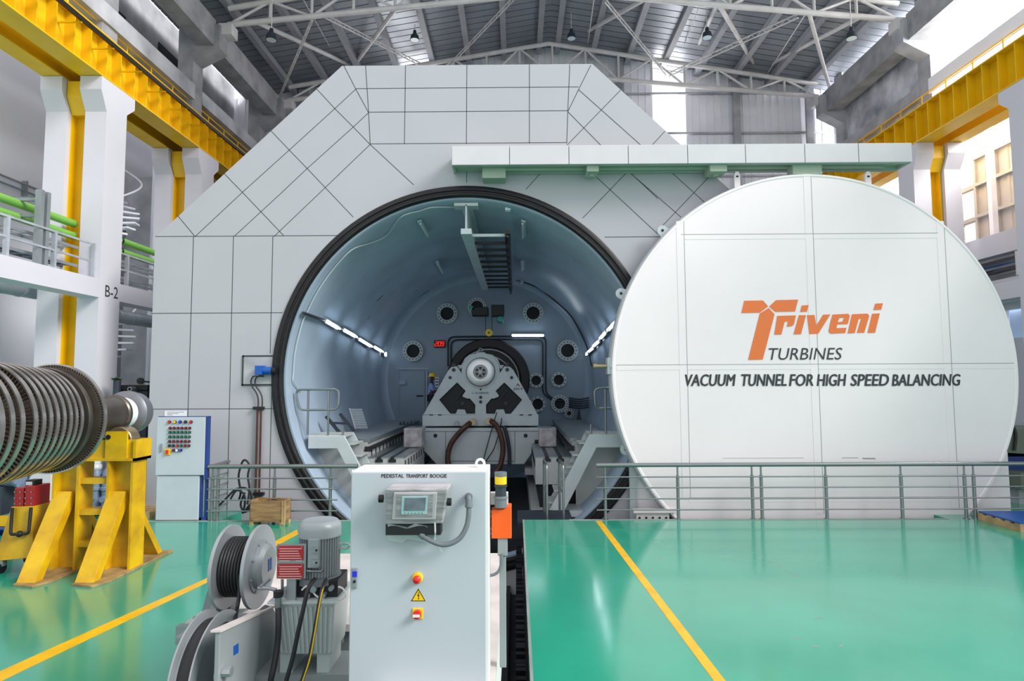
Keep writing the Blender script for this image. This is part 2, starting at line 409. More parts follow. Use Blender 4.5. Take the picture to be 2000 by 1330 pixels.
# ---- left wall
wl = MB(); wl.box(-13.4, -13.2, 6, 23.4, 0, 11.5)
wl.box(-13.4, -13.2, 6, 23.4, 12.2, 13.6)
wleft = struct('wall_left', wl, 'white', label='plain white wall behind the left row of columns', cat='wall')
b = MB(); b.tube([(-13.1, 7, 8.0), (-13.1, 23, 8.0)], 0.03); b.tube([(-13.1, 7, 7.82), (-13.1, 23, 7.82)], 0.03)
for y in range(8, 23, 2): b.box(-13.2, -13.06, y, y + 0.06, 7.7, 8.1)
tag(b.build('wall_conduit', 'galv'), 'pair of thin grey conduits running along the upper left wall', 'pipe')
# clerestory wall above the left crane girder
b = MB(); b.box(-11.2, -11.0, 12.6, 23.3, 10.7, 14.2); cl = struct('wall_left.001', b, 'concl', label='pale clerestory wall with dark windows above the left crane girder', cat='wall')
for y0, y1, z0, z1 in ((14.0, 16.6, 11.9, 13.0), (18.0, 20.9, 10.95, 11.9), (18.2, 20.6, 12.4, 13.2)):
    b = MB(); b.box(-10.995, -10.97, y0, y1, z0, z1); struct('window_1', b, 'dark', cl)
# ---- right wall : cladding below, wide daylight openings above
XW = 14.6
wr = MB(); wr.box(XW, XW + 0.2, 8, 23.4, 0, 3.9); wr.box(XW, XW + 0.2, 8, 17.4, 3.9, 4.75); wr.box(XW, XW + 0.2, 8, 23.4, 4.75, 6.75); wr.box(XW, XW + 0.2, 19.5, 23.4, 3.9, 4.75)
wr.box(XW, XW + 0.2, 8, 23.4, 14.6, 15.0)
wright = struct('wall_right', wr, 'white', label='white right wall with louvre, cladding and blown out daylight openings', cat='wall')
b = MB(); corr(b, 8, 19.1, (XW, 0, 0), (0, 1, 0), (-1, 0, 0), 6.75, 9.75, pitch=0.45, d=0.04); b.build('cladding', 'corrw', wright)
for z in (6.85, 7.8, 8.8, 9.65):
    b = MB(); b.box(XW - 0.14, XW - 0.05, 8, 19.1, z - 0.05, z + 0.05); b.build('girt', 'corrw', wright)
for y in (11.0, 13.0, 15.6, 18.2):
    b = MB(); b.box(XW - 0.3, XW - 0.14, y, y + 0.16, 6.75, 14.6); b.build('mullion', 'white', wright)
lv = MB()
for k in range(38): 
    if k % 13 == 12: lv.box(XW - 0.06, XW + 0.1, 19.2, 19.85, 6.75 + k * 0.08, 6.87 + k * 0.08)
    else: lv.prism([(XW - 0.06, 19.2, 6.75 + k * 0.08), (XW - 0.04, 19.2, 6.75 + k * 0.08), (XW + 0.08, 19.2, 6.795 + k * 0.08), (XW + 0.06, 19.2, 6.795 + k * 0.08)], (0, 0.65, 0))
lv.box(XW - 0.08, XW + 0.1, 19.1, 19.2, 6.75, 9.8); lv.box(XW - 0.08, XW + 0.1, 19.85, 19.95, 6.75, 9.8)
lv.build('louvre', 'corrw', wright)
b = MB(); b.box(XW, XW + 0.2, 19.95, 23.4, 6.75, 9.8); b.build('wall_panel', 'concl', wright)
b = MB()
for y in (17.5, 18.4, 19.3): b.box(XW + 0.03, XW + 0.17, y, y + 0.1, 3.9, 4.75)
b.build('window_frame', 'white', wright)
b = MB(); b.box(XW + 0.4, XW + 0.42, 16.8, 20.2, 3.8, 4.9); struct('window_2', b, 'glass', label='small window low in the right wall beside the round door', cat='window')
# upper right wall : plaster panel between concrete columns
b = MB(); b.box(12.16, 12.3, 17.9, 22.9, 10.7, 13.6); struct('wall_right.001', b, 'plaster', label='stained plaster panel above the right crane girder', cat='wall')
# ---- columns
def shaft(xa, xb, y0, y1, zt, ext0=0.2, ext1=0.28):
    b = MB(); p = [(y0, 0), (y0, zt - 0.72), (y0 - ext0, zt - 0.3), (y0 - ext0, zt), (y1 + ext1, zt), (y1 + ext1, zt - 0.26), (y1, zt - 0.5), (y1, 0)]
    b.prism([(xa, y, z) for y, z in p], (xb - xa, 0, 0)); return b
ZT = 9.45
ORD = ('nearest', 'second', 'farthest')
def steel_col(xa, xb, y0, y1, zt):
    b = MB(); xm = (xa + xb) / 2
    b.box(xa + 0.02, xb - 0.02, y0 + 0.3, y0 + 0.33, 0, zt - 0.3); b.box(xa + 0.0, xa + 0.05, y0 + 0.12, y0 + 0.5, 0, zt - 0.5); b.box(xb - 0.05, xb, y0 + 0.12, y0 + 0.5, 0, zt - 0.5)
    b.prism([(xa, y0 + 0.12, zt - 0.75), (xa, y0 - 0.06, zt - 0.4), (xa, y0 - 0.06, zt - 0.05), (xa, y0 + 0.5, zt - 0.05), (xa, y0 + 0.5, zt - 0.75)], (xb - xa, 0, 0)); return b
for i, yc in enumerate((13.25, 17.4, 21.6)):
    for nm, xi, sg in (('left', -9.1, -1), ('right', 11.47, 1)):
        s1 = shaft(xi, xi + sg * 0.48, yc, yc + 0.7, ZT).build('column', 'colw'); tag(s1, '%s white inner column shaft of the %s row%s' % (ORD[i], nm, ', lettered B-2' if nm == 'left' and i == 0 else ''), 'column', None, 'structure')
        s2 = shaft(xi + sg * 0.88, xi + sg * 1.36, yc, yc + 0.7, ZT).build('column', 'colw'); tag(s2, '%s white outer column shaft of the %s row' % (ORD[i], nm), 'column', None, 'structure')
        st = steel_col(xi + sg * 0.5, xi + sg * 0.86, yc, yc + 0.7, ZT).build('column', 'yellow'); tag(st, '%s yellow steel column of the %s row, set between two white shafts' % (ORD[i], nm), 'column', None, 'structure')
        if nm == 'left' and i == 0:
            p0 = PX(205, 583, xi + 0.002); p1 = PX(230, 583, xi + 0.002)
            z0 = PX(206, 579, xi).z; z1 = PX(206, 556, xi).z
            text('lettering', 'B-2', (xi + 0.002, p0.y, z0), p1.y - p0.y, z1 - z0, 'ink', s1, (0, 1, 0), (0, 0, 1), 0, 0.004)
# ---- crane girders
def girder(xw, zb, y0, y1, side, parent, h=0.98, pitch=0.5):
    b = MB(); b.box(xw - 0.25, xw + 0.25, y0, y1, zb, zb + 0.03); b.box(xw - 0.012, xw + 0.012, y0, y1, zb + 0.03, zb + h - 0.03); b.box(xw - 0.25, xw + 0.25, y0, y1, zb + h - 0.03, zb + h)
    b.build('girder_beam', 'yellow', parent)
    y = y0 + 0.2; k = 0
    while y < y1 - 0.1:
        b = MB(); b.box(xw - 0.23, xw + 0.23, y, y + 0.02, zb + 0.03, zb + h - 0.03); b.build('web_stiffener', 'yellow', parent)
        y += pitch; k += 1
for nm, sg, xi in (('left', -1, -9.1), ('right', 1, 11.47)):
    t = thing('crane_girder', (xi + sg * 0.25, 15, ZT), 'yellow ribbed crane girder carried by the %s row of white columns' % nm, 'girder')
    girder(xi + sg * 0.25, ZT + 0.01, 6.0, 22.9, sg, t)
    t['category'] = 'girder'
    t2 = thing('crane_girder', (xi + sg * 1.12, 15, ZT), 'plain outer yellow girder behind the ribbed one on the %s' % nm, 'girder')
    b = MB(); x = xi + sg * 1.12
    b.box(x - 0.22, x + 0.22, 6, 22.9, ZT + 0.01, ZT + 0.04); b.box(x - 0.02, x + 0.02, 6, 22.9, ZT + 0.04, ZT + 0.85); b.box(x - 0.22, x + 0.22, 6, 22.9, ZT + 0.85, ZT + 0.88)
    b.build('girder_beam', 'yellow', t2)
    t3 = thing('walkway_rail', (xi + sg * 0.9, 15, ZT + 1.0), 'thin yellow handrail along the top of the %s crane girder' % nm, 'railing')
    b = MB(); xr = xi + sg * 0.42
    b.tube([(xr, 6.5, ZT + 1.5), (xr, 22.5, ZT + 1.5)], 0.02); b.build('handrail', 'yellow', t3)
    y = 6.5
    while y < 22.6:
        b = MB(); b.tube([(xr, y, ZT + 0.99), (xr, y, ZT + 1.5)], 0.018, 6); b.build('post', 'yellow', t3); y += 1.0
t = thing('conductor_bar', (-8.8, 14, ZT + 0.5), 'black and green power rail bracketed to the left crane girder', 'rail')
b = MB(); b.box(-8.87, -8.81, 6.5, 19.6, ZT + 0.62, ZT + 0.70); b.build('rail', 'black', t)
b = MB(); b.box(-8.885, -8.87, 6.5, 19.6, ZT + 0.64, ZT + 0.69); b.build('insulation', 'teal', t)
for k in range(13):
    b = MB(); b.box(-9.34, -8.84, 7 + k, 7.03 + k, ZT + 0.585, ZT + 0.615); b.build('bracket', 'yellow', t)
# ---- long concrete beams and upper columns
for nm, sg, xb in (('left', -1, -8.8), ('right', 1, 11.45)):
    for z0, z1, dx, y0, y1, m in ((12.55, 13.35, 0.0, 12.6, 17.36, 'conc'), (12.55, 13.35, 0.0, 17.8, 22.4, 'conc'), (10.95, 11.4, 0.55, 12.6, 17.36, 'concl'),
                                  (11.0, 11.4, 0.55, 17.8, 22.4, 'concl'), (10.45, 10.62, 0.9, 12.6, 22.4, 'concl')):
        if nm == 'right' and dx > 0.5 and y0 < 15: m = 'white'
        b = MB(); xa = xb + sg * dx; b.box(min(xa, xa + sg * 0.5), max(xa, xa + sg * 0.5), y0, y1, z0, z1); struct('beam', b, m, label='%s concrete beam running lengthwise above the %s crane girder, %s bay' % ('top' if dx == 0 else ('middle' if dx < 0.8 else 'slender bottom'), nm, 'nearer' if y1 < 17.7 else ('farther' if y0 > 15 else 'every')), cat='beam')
    for yc in (13.4, 17.3, 22.0):
        b = MB(); xa = xb + sg * 0.6
        b.box(min(xa, xa + sg * 0.45), max(xa, xa + sg * 0.45), yc, yc + 0.55, 10.48, 14.2)
        b.prism([(xa, yc, 12.1), (xb - sg * 0.15, yc, 12.5), (xb - sg * 0.15, yc, 13.2), (xa, yc, 13.2)], (0, 0.5, 0))
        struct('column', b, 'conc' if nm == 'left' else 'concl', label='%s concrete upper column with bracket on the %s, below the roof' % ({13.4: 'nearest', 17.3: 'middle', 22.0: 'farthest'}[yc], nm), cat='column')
# mezzanine edge beams
for nm, x0, x1 in (('left', -9.55, -9.1), ('right', 11.47, 11.92)):
    b = MB(); zb = PX(200, 582, -9.1).z; zt = PX(200, 546, -9.1).z
    for y0, y1, wh in ((6.0, 13.25, 'before the nearest'), (13.95, 17.4, 'after the nearest'), (18.1, 21.6, 'after the second')):
        b = MB(); b.box(x0, x1, y0, y1, zb, zt); struct('beam', b, 'colw', label='white gallery edge beam on the %s, %s column' % (nm, wh), cat='beam')
MZ = PX(200, 546, -9.1).z
b = MB(); b.box(13.4, 14.5, 8, 23, 6.15, 6.75); struct('beam', b, 'white', label='white beam above the cable ladder on the right wall', cat='beam')
b = MB(); b.box(13.4, 14.5, 8, 23, 4.95, 5.45); struct('beam', b, 'white', label='white beam below the cable ladder on the right wall', cat='beam')
# ---- roof trusses
def lowz(x): return 14.3 - abs(x - XR) * 0.095
def topz(x): return 15.5 - abs(x - XR) * 0.165
def truss(Y, label):
    t = thing('roof_truss', (XR, Y, 13), label, 'truss')
    xa, xb = -8.55, 11.4
    for nm, f in (('top_chord', topz), ('bottom_chord', lowz)):
        b = MB(); b.tube([(xa, Y, f(xa)), (XR, Y, f(XR)), (xb, Y, f(xb))], 0.085, 10); b.build(nm, 'truss', t)
    n = 16; xs = [xa + (xb - xa) * i / n for i in range(n + 1)]
    for i, x in enumerate(xs):
        if 0 < i < n:
            b = MB(); b.tube([(x, Y, lowz(x)), (x, Y, topz(x))], 0.045, 8); b.build('vertical', 'truss', t)
        if i < n:
            x2 = xs[i + 1]; up = (i % 2 == 0)
            b = MB(); b.tube([(x, Y, lowz(x) if up else topz(x)), (x2, Y, topz(x2) if up else lowz(x2))], 0.04, 8); b.build('diagonal', 'truss', t)
    for x in (xa, xb):
        b = MB(); b.box(x - 0.2, x + 0.2, Y - 0.2, Y + 0.2, 12.96, 13.3); b.build('bearing_plate', 'truss', t)
truss(17.6, 'nearer cream tubular roof truss crossing the top edge of the photo')
truss(22.5, 'farther cream tubular roof truss against the back gable wall')
t = thing('roof_bracing', (XR, 20, 13.5), 'diagonal cream braces and lattice ties between the two roof trusses', 'bracing')
YA, YC = 17.6, 22.5
for (a, ya, b2, yb, r) in (((501, 43), YA, (690, 130), YC, .07), ((775, 14), YA, (690, 130), YC, .07), ((1256, 0), YA, (1139, 66), YC, .07), ((1402, 6), YA, (1360, 97), YC, .07),
                          ((1402, 6), YA, (1473, 125), YC, .07), ((1579, 21), YA, (1621, 174), YC, .06), ((1684, 31), YA, (1500, 128), YC, .07)):
    m_ = MB(); m_.tube([P(a[0], a[1], ya), P(b2[0], b2[1], yb)], r, 8); m_.build('brace', 'truss', t)
def lattice(p, q, parent, wd=0.16):
    p, q = Vector(p), Vector(q); d = (q - p); L = d.length; d.normalize(); s = d.cross(Vector((0, 1, 0))).normalized() * wd / 2
    m_ = MB(); m_.tube([p + s, q + s], 0.02, 6); m_.tube([p - s, q - s], 0.02, 6); n = int(L / 0.22)
    for k in range(n):
        a = p + d * (L * k / n) + s * (1 if k % 2 else -1); c = p + d * (L * (k + 1) / n) - s * (1 if k % 2 else -1); m_.tube([a, c], 0.009, 4)
    m_.build('lattice_tie', 'truss', parent)
for a, b2 in (((611, 35), (547, 187)), ((630, 29), (823, 127)), ((1181, 0), (1300, 143)), ((1560, 30), (1308, 145)), ((1010, -10), (880, 125))):
    lattice(P(a[0], a[1], YA), P(b2[0], b2[1], YC), t)
for a, b2 in (((590, -5), (665, 128)), ((1160, 0), (1148, 85)), ((1573, 28), (1500, 142)), ((1370, 0), (1332, 100))):
    m_ = MB(); m_.tube([P(a[0], a[1], YA), P(b2[0], b2[1], YC)], 0.016, 6); m_.build('tie_rod', 'truss', t)
# ---- high bay lamps
hb = None
for (px, py, Y, lab) in ((530, 72, 17.0, 'black high bay lamp hanging at the left end of the roof'), (810, 73, 20.0, 'high bay lamp hanging left of the bright roof patch'),
                         (1116, 70, 20.5, 'high bay lamp hanging near the roof ridge'), (1381, 68, 19.0, 'high bay lamp hanging right of the daylight strip'),
                         (1663, 69, 17.0, 'high bay lamp hanging at the right end of the roof')):
    p = P(px, py, Y)
    t = thing('high_bay_lamp', p, lab, 'lamp', 'high bay lamps under the roof')
    b = MB(); b.tube([p + Vector((0, 0, 0.2)), p + Vector((0, 0, roofz(p.x) - 0.28 - p.z))], 0.014, 6); b.build('cord', 'truss', t)
    b = MB(); b.lathe([(0.001, 0.24), (0.05, 0.24), (0.07, 0.1), (0.13, 0.06), (0.16, -0.1), (0.14, -0.1), (0.11, 0.02)], p, (0, 0, 1), 16); b.build('housing', 'navy', t)
    b = MB(); b.cyl(p + Vector((0, 0, -0.1)), p + Vector((0, 0, -0.085)), 0.14, n=16); b.build('lens', 'lens', t)
# ---- left gallery: pipes, trays, rails
for (pa, pb, lab) in (((0, 383), (158, 452), 'upper green pipe running along the left gallery'), ((0, 405), (158, 470), 'lower green pipe running along the left gallery')):
    z = 6.21 if 'upper' in lab else 5.94
    b = MB()
    for y0, y1 in ((7.5, 13.34), (13.8, 17.5), (17.95, 21.7)): b.cyl((-9.78, y0, z), (-9.78, y1, z), 0.085, n=14)
    for y0 in (8.4, 10.6, 12.4, 14.9, 16.7, 19.5): b.lathe([(0.085, 0), (0.098, 0), (0.098, 0.05), (0.085, 0.05)], (-9.78, y0, z), (0, 1, 0), 14, 1)
    tag(b.build('green_pipe', ['green', 'black']), lab, 'pipe')
t = thing('cable_tray', (-9.6, 14, 5.3), 'two tier cable ladder with blue cables along the left gallery rail', 'cable tray')
for z, nm in ((5.62, 'upper_ladder'), (5.22, 'lower_ladder')):
    b = MB()
    for y0, y1 in ((7.5, 13.25), (14.0, 17.4), (18.15, 21.5)):
        for x in (-9.95, -9.62): b.box(x, x + 0.03, y0, y1, z, z + 0.06)
        for k in range(int((y1 - y0) / 0.3)): b.box(-9.95, -9.6, y0 + 0.1 + k * 0.3, y0 + 0.14 + k * 0.3, z, z + 0.03)
    b.build(nm, 'galv', t)
for k in range(5):
    b = MB(); b.tube([(-9.88 + k * 0.05, 9.95 + j * 0.33, 5.27 + 0.02 * math.sin(j * 1.3 + k)) for j in range(11)], 0.018, 6); b.build('cable', 'bluem' if k % 2 else 'cable', t)
t = thing('gallery_rail', (-9.2, 14, MZ), 'white post and rail fence on the left gallery beam', 'railing')
for k in range(9):
    y = 8.6 + k * 1.15
    if 13.2 < y < 14.0 or 17.3 < y < 18.2: continue
    b = MB(); b.box(-9.28, -9.2, y, y + 0.06, MZ, MZ + 0.78); b.build('post', 'silver', t)
for y0, y1 in ((7.5, 13.1), (14.0, 17.3)):
    for z in (0.36, 0.74): 
        b = MB(); b.box(-9.26, -9.22, y0, y1, MZ + z, MZ + z + 0.04); b.build('rail', 'silver', t)
t = thing('pipe_support', (-9.4, 12.6, MZ), 'tall galvanised twin post pipe support on the left gallery beam', 'support')
py_ = PX(70, 480, -9.3).y
for k in (0, 1):
    b = MB(); b.box(-9.36, -9.24, py_ + k * 0.16, py_ + 0.09 + k * 0.16, MZ, MZ + 1.5); b.build('post', 'galv', t)
for z in (0.98, 1.3):
    b = MB(); b.box(-9.95, -9.3, py_ + 0.08, py_ + 0.14, MZ + z, MZ + z + 0.06); b.build('arm', 'galv', t)
for (X, z, y0, y1, r, lab) in ((-11.0, 4.83, 8, 13.9, 0.22, 'large silver lagged duct under the left gallery nearest the camera'), (-9.3, 4.25, 14.1, 17.3, 0.16, 'silver lagged duct under the gallery right of the B-2 column')):
    b = MB(); b.cyl((X, y0, z), (X, y1, z), r, n=20)
    for k in range(3): b.lathe([(r, 0), (r * 1.06, 0), (r * 1.06, 0.04), (r, 0.04)], (X, y0 + 0.5 + k * (y1 - y0 - 1) / 2, z), (0, 1, 0), 20)
    tag(b.build('duct', 'silver'), lab, 'duct')
# spiral stair
t = thing('spiral_stair', (-11.6, 17.0, 0), 'white spiral stair glimpsed behind the left columns', 'stair')
b = MB(); b.cyl((-11.6, 17, 0), (-11.6, 17, 9.2), 0.09, n=12); b.build('pole', 'white', t)
for k in range(44):
    a = k * 0.36; z = 0.2 + k * 0.2; c, s = math.cos(a), math.sin(a); c2, s2 = math.cos(a + 0.4), math.sin(a + 0.4)
    b = MB(); b.prism([(-11.6 + 0.08 * c, 17 + 0.08 * s, z), (-11.6 + 0.85 * c, 17 + 0.85 * s, z), (-11.6 + 0.85 * c2, 17 + 0.85 * s2, z)], (0, 0, 0.05)); b.build('tread', 'white', t)
b = MB(); b.tube([(-11.6 + 0.86 * math.cos(k * 0.18), 17 + 0.86 * math.sin(k * 0.18), 1.15 + k * 0.1) for k in range(88)], 0.025, 6); b.build('handrail', 'white', t)
b = MB(); b.box(-12.6, -11.2, 19.5, 19.7, 0, 9.4); struct('column', b, 'concl', label='broad grey pier behind the spiral stair', cat='column')
b = MB(); b.box(-10.9, -10.75, 18.0, 18.15, 0, 9.4); struct('column', b, 'white', label='thin white post right of the spiral stair', cat='column')
b = MB(); b.box(-13.2, -10.7, 22.9, 23.0, 0, 9.4); struct('wall_left.002', b, 'concl', label='grey partition deep behind the left columns', cat='wall')
b = MB(); b.box(-12.2, -10.9, 22.86, 22.9, 5.2, 7.4); struct('window_3', b, 'dark', label='dark window in the grey partition behind the left columns', cat='window')
# right gallery cable tray
t = thing('cable_tray', (13.2, 18, 5.45), 'cable ladder with blue and white cables between the two right wall beams', 'cable tray')
for z in (5.55, 5.75, 6.0):
    b = MB()
    for x in (13.4, 14.0): b.box(x, x + 0.03, 10, 23, z, z + 0.07)
    b.build('side_rail', 'steel', t)
for k in range(4):
    b = MB(); b.tube([(13.5 + k * 0.12, 10 + j, 5.84 + 0.03 * math.sin(j + k)) for j in range(14)], 0.03, 6); b.build('cable', ['bluem', 'white', 'cable', 'galv'][k], t)
for y in (16.2, 18.1, 20.0):
    b = MB(); b.box(13.32, 13.4, y, y + 0.09, 5.45, 6.1); b.build('post', 'white', t)
# ================================================================== THE VACUUM TUNNEL
tv = thing('vacuum_tunnel', (X0, YF, 0), 'white octagonal panel clad tunnel housing with big black rimmed round mouth', 'tunnel')
A1, A2 = P(303, 462, YF), P(668, 128, YF); A3, A4 = P(1157, 125.5, YF), P(1519, 458, YF)
zl = (A1.z + A4.z) / 2; zt = (A2.z + A3.z) / 2
outl = [Vector((A1.x, YF, -1.7)), Vector((A1.x, YF, zl)), Vector((A2.x, YF, zt)), Vector((A3.x, YF, zt)), Vector((A4.x, YF, zl)), Vector((A4.x, YF, -1.7))]
RO = 4.10
def hit(a):
    d = Vector((math.cos(a), 0, math.sin(a))); best = None
    for i in range(6):
        p, q = outl[i], outl[(i + 1) % 6]; e = q - p
        den = d.x * e.z - d.z * e.x
        if abs(den) < 1e-9: continue
        c = p - Vector((X0, YF, Z0)); tt = (c.x * e.z - c.z * e.x) / den; uu = (c.x * d.z - c.z * d.x) / den
        if tt > 0 and -1e-6 <= uu <= 1 + 1e-6 and (best is None or tt < best): best = tt
    return Vector((X0, YF, Z0)) + d * best
angs = sorted([2 * math.pi * i / 160 for i in range(160)] + [math.atan2(p.z - Z0, p.x - X0) % (2 * math.pi) for p in outl])
b = MB()
inn = [Vector((X0 + RO * math.cos(a), YF, Z0 + RO * math.sin(a))) for a in angs]; out = [hit(a) for a in angs]
b.rings([[p + Vector((0, 0.25, 0)) for p in inn], inn, out, [p + Vector((0, 9.2, 0)) for p in out]], 0, False)
b.build('cladding', 'clad', tv)
seams = [[(303, 462), (658, 462)], [(296, 612), (552, 612)], [(288, 799), (541, 800)], [(1181, 463), (1290, 463)],
         [(378, 462), (366, 1012)], [(456, 462), (443, 1012)], [(533, 462), (525, 690)], [(531, 752), (520, 1012)],
         [(381, 462), (474, 375), (565, 293), (654, 212), (695, 174)], [(457, 462), (546, 380), (600, 329), (690, 248), (720, 220)], [(535, 462), (621, 380), (723, 282)],
         [(347, 421), (381, 462)], [(438, 339), (474, 376), (555, 461)], [(529, 255), (565, 293), (600, 329), (690, 424)], [(619, 174), (654, 212), (690, 248), (723, 282), (808, 361)],
         [(672, 129), (695, 174), (720, 220), (723, 281)], [(695, 173), (1130, 174)], [(720, 219), (1109, 218)], [(723, 281), (1107, 280)],
         [(714, 127), (720, 219)], [(792, 127), (790, 281)], [(912, 127), (911, 281)], [(1034, 126), (1034, 280)], [(1113, 126), (1109, 218), (1107, 280)],
         [(1154, 127), (1130, 175), (1109, 218)], [(1109, 218), (1172, 282), (1285, 388)], [(1130, 175), (1249, 281), (1312, 337), (1420, 435)], [(1212, 176), (1174, 215), (1111, 280), (1057, 337), (1027, 370)],
         [(1299, 256), (1224, 337), (1138, 426)], [(1165, 346), (1285, 457)], [(1230, 337), (1330, 424)], [(1387, 343), (1293, 442)], [(911.5, 320), (911.5, 357)]]
b = MB()
for s_ in seams:
    for p, q in zip(s_[:-1], s_[1:]):
        a, c = P(*p, YF - 0.0015), P(*q, YF - 0.0015)
        if abs(p[1] - q[1]) < 2: c.z = a.z
        if abs(p[0] - q[0]) < 13 and abs(p[1] - q[1]) > 30 and p[1] > 280: c.x = a.x
        b.bar(a, c, 0.013, 0.003, (0, 1, 0))
b.build('panel_joint', 'joint', tv)
AX = (0, 1, 0)
b = MB(); b.lathe([(4.10, 0.25), (4.10, -0.03), (4.06, -0.06), (4.0, -0.06), (3.985, -0.03), (3.95, -0.03), (3.93, -0.055), (3.895, -0.055), (3.87, -0.02), (3.86, 0.3)], (X0, YF, Z0), AX, 128)
b.build('seal_ring', 'rubber', tv)
b = MB(); b.lathe([(3.87, 0.05), (3.83, 0.05), (RT, 0.1), (RT, YB - YF - 0.3), (RT - 0.05, YB - YF - 0.12), (RT - 0.16, YB - YF - 0.02), (RT - 0.3, YB - YF)], (X0, YF, Z0), AX, 128)
b.build('barrel', 'barrel', tv)
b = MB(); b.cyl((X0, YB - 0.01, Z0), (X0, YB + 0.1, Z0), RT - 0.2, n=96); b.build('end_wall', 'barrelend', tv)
b = MB()
for k in range(6):
    y = YF + 1.3 + k * 1.35; b.lathe([(RT - 0.004, 0), (RT - 0.02, 0.004), (RT - 0.02, 0.02), (RT - 0.004, 0.024)], (X0, y, Z0), AX, 60, a0=R(60), a1=R(120))
b.build('weld_seam', 'barrelend', tv)
def on_barrel(px, py, r=RT - 0.03):
    d = ray(px, py); ox, oz = CAM.x - X0, CAM.z - Z0
    A = d.x ** 2 + d.z ** 2; B = ox * d.x + oz * d.z; Cc = ox ** 2 + oz ** 2 - r * r
    p = CAM + d * ((-B + math.sqrt(B * B - A * Cc)) / A)
    if p.y > 21.7: p = Vector((p.x, 21.7 + (p.y - 21.7) * 0.1, p.z))
    return p
# ports on the end wall
def port(px, py, ri, ro, depth=0.16):
    c = P(px, py, YB - 0.01); k = YB / FPX; ri *= k; ro *= k
    b = MB(); b.lathe([(ri, 0), (ri, -depth), (ro, -depth), (ro, -depth + 0.07), (ri * 1.12, -depth + 0.07), (ri * 1.12, 0)], c, AX, 36)
    n = 16 if ro > 0.3 else 10
    for i in range(n):
        a = 2 * math.pi * i / n; q = c + Vector((math.cos(a), 0, math.sin(a))) * (ri + ro) / 2; b.cyl(q + Vector((0, -depth - 0.025, 0)), q + Vector((0, -depth, 0)), 0.022, n=6, m=2)
    b.cyl(c + Vector((0, -0.03, 0)), c + Vector((0, -0.01, 0)), ri, n=36, m=1)
    b.build('port', ['ped', 'dark', 'black'], tv)
for a in ((874, 613, 13, 20), (1041, 612, 13, 20), (808, 686, 13, 20), (1108, 685, 13, 20.5), (1047, 743, 9.5, 14.5), (1091, 742, 10, 15), (1050, 789, 10.5, 15), (1093, 788, 10.5, 17), (1111, 807, 4.5, 9), (932, 600, 12, 18)): port(*a)
b = MB(); k = YB / FPX; c = P(954, 742, YB)
b.lathe([(80 * k, 0), (80 * k, -0.25), (78 * k, -0.3), (64 * k, -0.3), (63 * k, -0.12)], c, AX, 64, 0)
b.lathe([(63 * k, -0.12), (60 * k, -0.2), (58 * k, -0.2), (57 * k, -0.1), (48 * k, -0.1), (47 * k, -0.22), (45 * k, -0.22), (44 * k, -0.06), (0.01, -0.06)], c, AX, 64, mats=[1, 1, 1, 0, 1, 1, 1, 0])
b.build('drive_port', ['black', 'galv'], tv)
d1, d2 = P(781, 725, YB), P(831, 838, YB)
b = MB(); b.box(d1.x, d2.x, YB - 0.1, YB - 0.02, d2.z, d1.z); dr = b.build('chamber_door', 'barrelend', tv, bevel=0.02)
for py in (747, 820):
    q = P(786, py, YB); b = MB(); b.box(q.x - 0.08, q.x + 0.14, YB - 0.2, YB - 0.1, q.z - 0.07, q.z + 0.07); b.build('hinge', 'barrel', dr)
q = P(821, 773, YB); b = MB(); b.tube([q + Vector((-0.12, -0.12, 0)), q + Vector((0.12, -0.12, 0))], 0.025); b.build('handle', 'black', dr)
b = MB(); b.box(d1.x - 0.1, d2.x + 0.12, YB - 0.06, YB - 0.01, d1.z + 0.06, d1.z + 0.12); b.box(d2.x + 0.02, d2.x + 0.08, YB - 0.16, YB - 0.01, d2.z, d1.z); b.build('door_frame', 'barrel', tv)
for off in (0, 0.11):
    b = MB(); o = off
    pts = [P(x, y, YB - 0.1) for x, y in ((875, 715), (875, 658), (1066, 656), (1066, 768), (1084, 782), (1104, 783))]
    pts = [Vector((p.x + (o if i < 2 else -o), p.y, p.z - (o if 0 < i < 3 else 0))) for i, p in enumerate(pts)]
    b.tube(rounded(pts, 0.25), 0.03, 8); b.build('conduit', 'navy', tv)
for i in range(5):
    p = P(1112, 777 + i * 4.2, YB - 0.12); q = P(1150, 777 + i * 4.5, YB - 0.6); b = MB(); b.tube(smooth_path([p, (p + q) / 2 + Vector((0, 0, -0.05)), q]), 0.03, 6); b.build('conduit', 'navy', tv)
b = MB(); q = P(1131, 805, YB - 0.5); b.prism([q + Vector((-0.15, 0, -0.6)), q + Vector((0.15, 0, -0.6)), q + Vector((0.02, 0, 0.1)), q + Vector((-0.02, 0, 0.1))], (0, 0.1, 0)); b.build('bracket', 'navy', tv)
# cables clipped along the barrel
def cable(pix, r, m, lab):
    pts = [on_barrel(x, y, RT - 0.04) for x, y in pix]; b = MB(); b.tube(smooth_path(pts, 5), r, 6); tag(b.build('wall_cable', m), lab, 'cable')
cable([(588, 765), (573, 745), (573, 730), (577, 685), (590, 632), (598, 614), (620, 570), (650, 527), (687, 488), (723, 475), (755, 460), (783, 424), (820, 412), (845, 405), (890, 405)], 0.013, 'ped', 'pale cable drooping along the left curve of the tunnel mouth')
cable([(1003, 575), (1036, 577), (1056, 593), (1099, 617), (1118, 641), (1140, 680), (1155, 715)], 0.025, 'cable', 'thin black cable curving across the upper right tunnel wall')
b = MB()
for (x0_, y0_), (x1_, y1_) in (((736, 588), (748, 577)), ((809, 571), (815, 567)), ((834, 590), (850, 580)), ((718, 625), (722, 618))): b.bar(on_barrel(x0_, y0_, RT - .004), on_barrel(x1_, y1_, RT - .004), .035, .006)
b.build('scratch_mark', 'black', tv)
